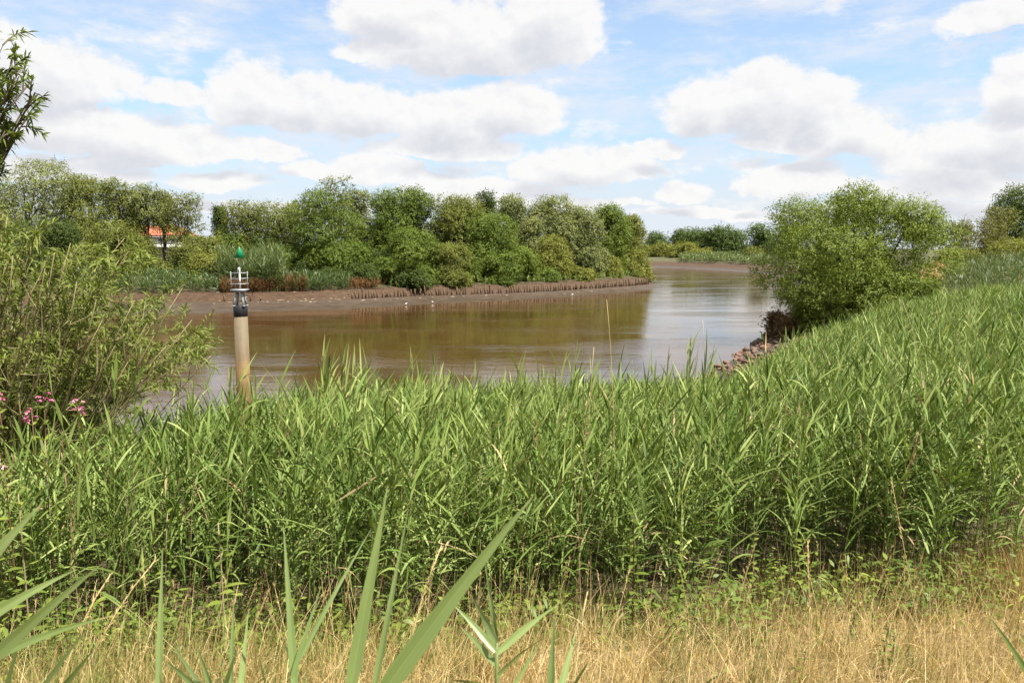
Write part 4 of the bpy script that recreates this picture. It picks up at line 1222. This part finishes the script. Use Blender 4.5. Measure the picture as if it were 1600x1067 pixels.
def leafy_weed(name, base, h, rng, label, n=12, L=0.16, W=0.05, stem=None, group=None, flowers=0, cat='weed', pink=0.5):
    root = thing(name, base, label, cat, group)
    mb = MB(); c = np.array([rng.normal(0, 0.05), rng.normal(0, 0.05), h])
    st = bez((0, 0, -0.03), (0, 0, h * 0.5), c, 7)
    tube(mb, st, np.linspace(0.009, 0.004, 7), 6); mb.build('stem', stem or RED_STEM, root)
    lb = MB()
    f = np.linspace(0.25, 1.0, n); i = np.minimum(5, (f * 6).astype(int)); P = st[i] + (st[i + 1] - st[i]) * (f * 6 - i)[:, None]
    for r in range(2):
        az = np.arange(n) * 2.1 + r * math.pi + rng.normal(0, 0.25, n)
        inc = 0.55 + 0.75 * (1 - f)
        D = nrm(np.stack([np.cos(az) * np.sin(inc + 0.5), np.sin(az) * np.sin(inc + 0.5), np.cos(inc + 0.2)], -1))
        ribbons(lb, rng, P, D, L * (1.25 - 0.6 * f) * rng.uniform(0.8, 1.2, n), W * (1.2 - 0.5 * f), rng.uniform(0.2, 0.6, n), 5, LANCE_PROF, np.clip(rng.normal(0.55, 0.15, n), 0, 1), 0.15)
    lb.build('foliage', HERB, root)
    for k in range(flowers):
        fb = MB(); a = rng.uniform(0, 6.283); o = c + np.array([math.cos(a) * 0.05, math.sin(a) * 0.05, rng.uniform(-0.1, 0.07)])
        q = 9; az = np.linspace(0, 6.283, q)
        D = nrm(np.stack([np.cos(az), np.sin(az), rng.normal(0.3, 0.4, q)], -1))
        ribbons(fb, rng, np.tile(o, (q, 1)), D, np.full(q, 0.03), np.full(q, 0.024), np.full(q, 0.3), 3, LANCE_PROF, np.clip(rng.normal(pink, 0.15, q), 0, 1), 0.5)
        fb.build('flower', PETAL, root)
    return root


def weeds():
    rng = np.random.default_rng(91)
    for k in range(26):
        y = rng.uniform(4.4, 6.6); x = rng.uniform(-0.6, 0.6) * y
        o = leafy_weed('small_weed', (x, y, gz(x, y)), rng.uniform(0.12, 0.38), rng, 'small green weed standing in the straw in the foreground', int(rng.integers(6, 11)), 0.07, 0.022, BARK_PALE, 'small weeds in the straw')
    gp = 'pink flowered balsams at the left'
    for px, py, d, lab, pk in [(10, 622, 7.6, 'balsam with deep pink flowers at the left edge', 0.05), (60, 612, 7.4, 'balsam with mauve pink flowers below the pale willow stem', 0.25), (50, 640, 7.2, 'lower balsam with mauve flowers beside the taller one', 0.2),
                               (122, 630, 8.0, 'balsam with pale pink flowers in front of the dark water', 0.75), (140, 634, 8.1, 'slim balsam with reddish buds beside the pale pink one', 0.3), (12, 728, 6.4, 'balsam with pale mauve flowers low at the left edge', 0.7)]:
        t = at(px, py, d); zb = gz(t[0], d)
        leafy_weed('balsam', (t[0], d, zb), t[2] - zb, rng, lab, 13, 0.19, 0.05, RED_STEM, gp, 6 if pk < 0.5 else 3, 'flower', pk)
    for px, py, d, lab, n, L, W in [(344, 815, 6.0, 'leafy pale weed in front of the dark reeds at the left', 9, 0.2, 0.06), (992, 800, 6.6, 'red stemmed weed with broad leaves before the reeds right of centre', 12, 0.17, 0.055),
                                    (1066, 850, 6.9, 'bright green twining weed climbing the reeds right of the red stemmed one', 14, 0.1, 0.07), (1100, 880, 6.8, 'low yellow green weed at the foot of the reeds', 11, 0.1, 0.07),
                                    (1180, 815, 7.2, 'yellowish climbing weed among the reeds at the right', 13, 0.09, 0.06), (1255, 830, 7.2, 'green climbing weed near the shaded right part of the reeds', 13, 0.1, 0.06),
                                    (70, 690, 6.6, 'broad leaved weed under the pink balsams', 12, 0.17, 0.05), (30, 770, 6.2, 'leafy weed at the left edge below the balsams', 12, 0.17, 0.05), (110, 700, 6.9, 'yellow tipped weed right of the balsams', 11, 0.15, 0.045),
                                    (1420, 850, 7.2, 'short leafy weed in front of the shaded reeds at the right', 10, 0.12, 0.05), (250, 800, 6.6, 'bushy weed between the left reeds and the straw', 12, 0.14, 0.045)]:
        t = at(px, py, d); zb = gz(t[0], d)
        leafy_weed('leafy_weed', (t[0], d, zb), max(0.3, t[2] - zb), rng, lab, n, L, W, RED_STEM if 'red' in lab else BARK_PALE)


weeds()


def big_leaf(mb, a, b, sag, w, rng, tint, nseg=14):
    """a long reed leaf with a folded midrib, from a to b"""
    a, b = np.asarray(a, float), np.asarray(b, float)
    L = np.linalg.norm(b - a)
    c = (a + b) / 2 + np.array([0, 0, sag * L])
    p = bez(a, c, b, nseg + 1); t = np.linspace(0, 1, nseg + 1)
    d = nrm(np.gradient(p, axis=0))
    face = nrm(np.array([rng.normal(0, 0.35), -1.0, 0.35 + rng.normal(0, 0.2)]))
    side = nrm(np.cross(d, face)); nn = np.cross(side, d)
    ww = w * np.clip(np.minimum(t / 0.12, 1) * 0.45 + 0.55, 0, 1) * np.clip((1 - t) / 0.7, 0.02, 1) ** 0.85
    cols = []
    U = np.linspace(-1, 1, 11)
    wave = 0.05 * np.sin(t * rng.uniform(9, 15) + rng.uniform(0, 6))
    for u in U:
        e = 0.12 * (abs(u) ** 1.3) - 0.06 + (0.012 if int(round((u + 1) * 5)) % 2 else -0.012) + wave * u * abs(u)
        cols.append(p + side * (u * ww * 0.5)[:, None] + nn * (e * ww)[:, None])
    v = np.stack(cols, 1).reshape(-1, 3)
    i = (np.arange(nseg)[:, None] * 11 + np.arange(10)[None]).ravel()
    rib = np.where(np.arange(11) % 2 == 0, -0.05, 0.05); rib[5] = 0.16
    tv = tint + rib[None] + 0.10 * wob(t * 7, t * 3, 1.0, rng.uniform(0, 9))[:, None]
    tv = np.where((t > rng.uniform(0.9, 0.99))[:, None], 1.0, np.clip(tv, 0, 0.86))
    mb.add(v, np.stack([i, i + 1, i + 12, i + 11], -1), tv.ravel())


def foreground():
    rng = np.random.default_rng(101)
    G = 'reed shoots right in front of the camera'
    # each plant: stem foot px, distance, leaves [(ax, ay, bx, by, width px, sag)]
    plants = [
        ('broad reed leaf pair rising left of the widest leaf in the foreground', 560, 1.5, [(545, 1090, 606, 758, 29, 0.01), (582, 1090, 638, 795, 17, 0.0)]),
        ('widest reed leaf slanting up to the right in the foreground', 590, 1.25, [(585, 1100, 832, 776, 42, 0.03)]),
        ('star shaped blue green reed shoot at the bottom centre', 776, 1.9, [(777, 1003, 757, 872, 16, 0.0), (776, 1005, 736, 930, 18, 0.03), (775, 1018, 706, 942, 15, 0.06), (776, 1040, 718, 978, 15, 0.05), (777, 1020, 872, 944, 16, 0.04), (777, 1055, 850, 996, 17, 0.06), (778, 1075, 700, 1062, 16, 0.05)]),
        ('short upright reed shoot right of the star shaped shoot', 872, 1.8, [(860, 1090, 866, 958, 17, 0.0), (872, 1090, 900, 985, 15, 0.0), (885, 1090, 922, 1030, 12, 0.04), (800, 1075, 846, 1000, 9, 0)]),
        ('single upright reed leaf before the straw at the left', 247, 1.7, [(247, 1090, 254, 855, 15, 0.0)]),
        ('upright reed leaf left of the broad pair', 458, 1.7, [(462, 1090, 443, 820, 17, 0.01), (462, 1040, 580, 826, 11, 0.03), (455, 1060, 502, 915, 10, 0.0), (470, 1090, 440, 985, 12, 0.0)]),
        ('narrow twin reed leaves left of the upright leaf', 366, 1.8, [(360, 1090, 366, 918, 12, 0.0), (374, 1090, 388, 955, 12, 0.0)]),
        ('low fan of reed leaves at the bottom left of centre', 318, 1.6, [(335, 1090, 305, 1003, 16, 0.02), (322, 1090, 255, 1030, 14, 0.05), (318, 1080, 268, 1008, 9, 0.03), (345, 1090, 372, 1010, 12, 0.0), (420, 1090, 400, 1005, 9, 0)]),
        ('reed shoot whose wide leaves cross the bottom left corner', -60, 1.5, [(-60, 1075, 160, 880, 28, 0.03), (-50, 985, 118, 890, 22, 0.06), (-60, 1050, 175, 962, 20, 0.08), (-40, 900, 66, 786, 24, 0.02)]),
        ('dark green narrow reed leaves in the bottom left corner', 60, 1.7, [(55, 1090, 142, 975, 14, 0.02), (85, 1090, 150, 1010, 12, 0.0), (5, 1090, 35, 985, 12, 0), (140, 1090, 190, 1030, 10, 0)]),
        ('single reed leaf at the right edge of the foreground', 1612, 1.9, [(1620, 1075, 1545, 962, 15, 0.04), (1640, 1060, 1590, 990, 12, 0.03)]),
    ]
    for lab, fx, d, leaves in plants:
        z = gz((fx - 800) / FPX * d, d)
        foot = np.array([(fx - 800) / FPX * d, d, z])
        root = thing('reed_shoot', foot, lab, 'reed', G)
        sm = MB()
        ends = []
        for (ax, ay, bx, by, w, sag) in leaves:
            A = at(ax, ay, d + rng.normal(0, 0.03)); B = at(bx, by, d + rng.uniform(-0.05, 0.3))
            lb = MB(); big_leaf(lb, A - foot, B - foot, sag, w / FPX * d * 0.8, rng, rng.uniform(0.3, 0.62)); lb.build('leaf', BLADE, root)
            ends.append(A - foot)
        ends.sort(key=lambda e: -e[2])
        top = ends[0]
        tube(sm, bez((0, 0, -0.02), (top[0] * 0.3, 0, top[2] * 0.6), top, 8), np.linspace(0.006, 0.0035, 8), 7, 0.45)
        for e in ends[1:]:
            q = np.array([top[0] * 0.4, 0, min(e[2], top[2]) * 0.7])
            tube(sm, [q, (q + e) / 2, e], [0.004, 0.0035, 0.003], 5, 0.45)
        sm.build('stem', BLADE, root)
    # dry grass stalks close to the camera
    for lab, a, b, d, nsd in [('pale feathery grass stalk leaning across the bottom left corner', (40, 1080), (172, 898), 1.9, 90), ('longer pale feathery grass stalk beside it, leaning right', (55, 1085), (242, 876), 2.0, 110),
                              ('dry yellow stalk between the wide leaf and the narrow one', (598, 1060), (690, 852), 2.0, 150), ('pale dry stalk right of the star shaped shoot', (882, 1085), (918, 924), 1.8, 26),
                              ('thin pale grass stalk at the right before the straw', (1268, 1000), (1262, 845), 4.0, 120), ('tall thin straw stalk before the right reeds', (1440, 1000), (1392, 745), 4.6, 90)]:
        A, B = at(*a, d), at(*b, d + 0.15)
        g = A.copy(); g[2] = gz(A[0], d); g[0] -= (B[0] - A[0]) * 0.3
        root = thing('dry_stalk', g, lab, 'stalk')
        p = bez(g, A, B, 12) - g
        mb = MB(); tube(mb, p, np.linspace(0.0028, 0.0012, 12), 5, 0.9); mb.build('stem', STRAW, root)
        t = rng.uniform(0.62, 1.0, nsd) * 11; i = np.minimum(10, t.astype(int)); P = p[i] + (p[i + 1] - p[i]) * (t - i)[:, None]
        D = nrm(nrm(p[i + 1] - p[i]) + rng.normal(0, 0.38, (nsd, 3)))
        hb = MB(); ribbons(hb, rng, P, D, rng.uniform(0.006, 0.02, nsd) * (d / 1.8) ** 0.6, np.full(nsd, 0.0022 * (d / 1.8) ** 0.5), np.zeros(nsd), 2, LANCE_PROF, np.clip(rng.normal(0.85, 0.1, nsd), 0, 1), 1.0)
        hb.build('seed_head', STRAW, root)


foreground()
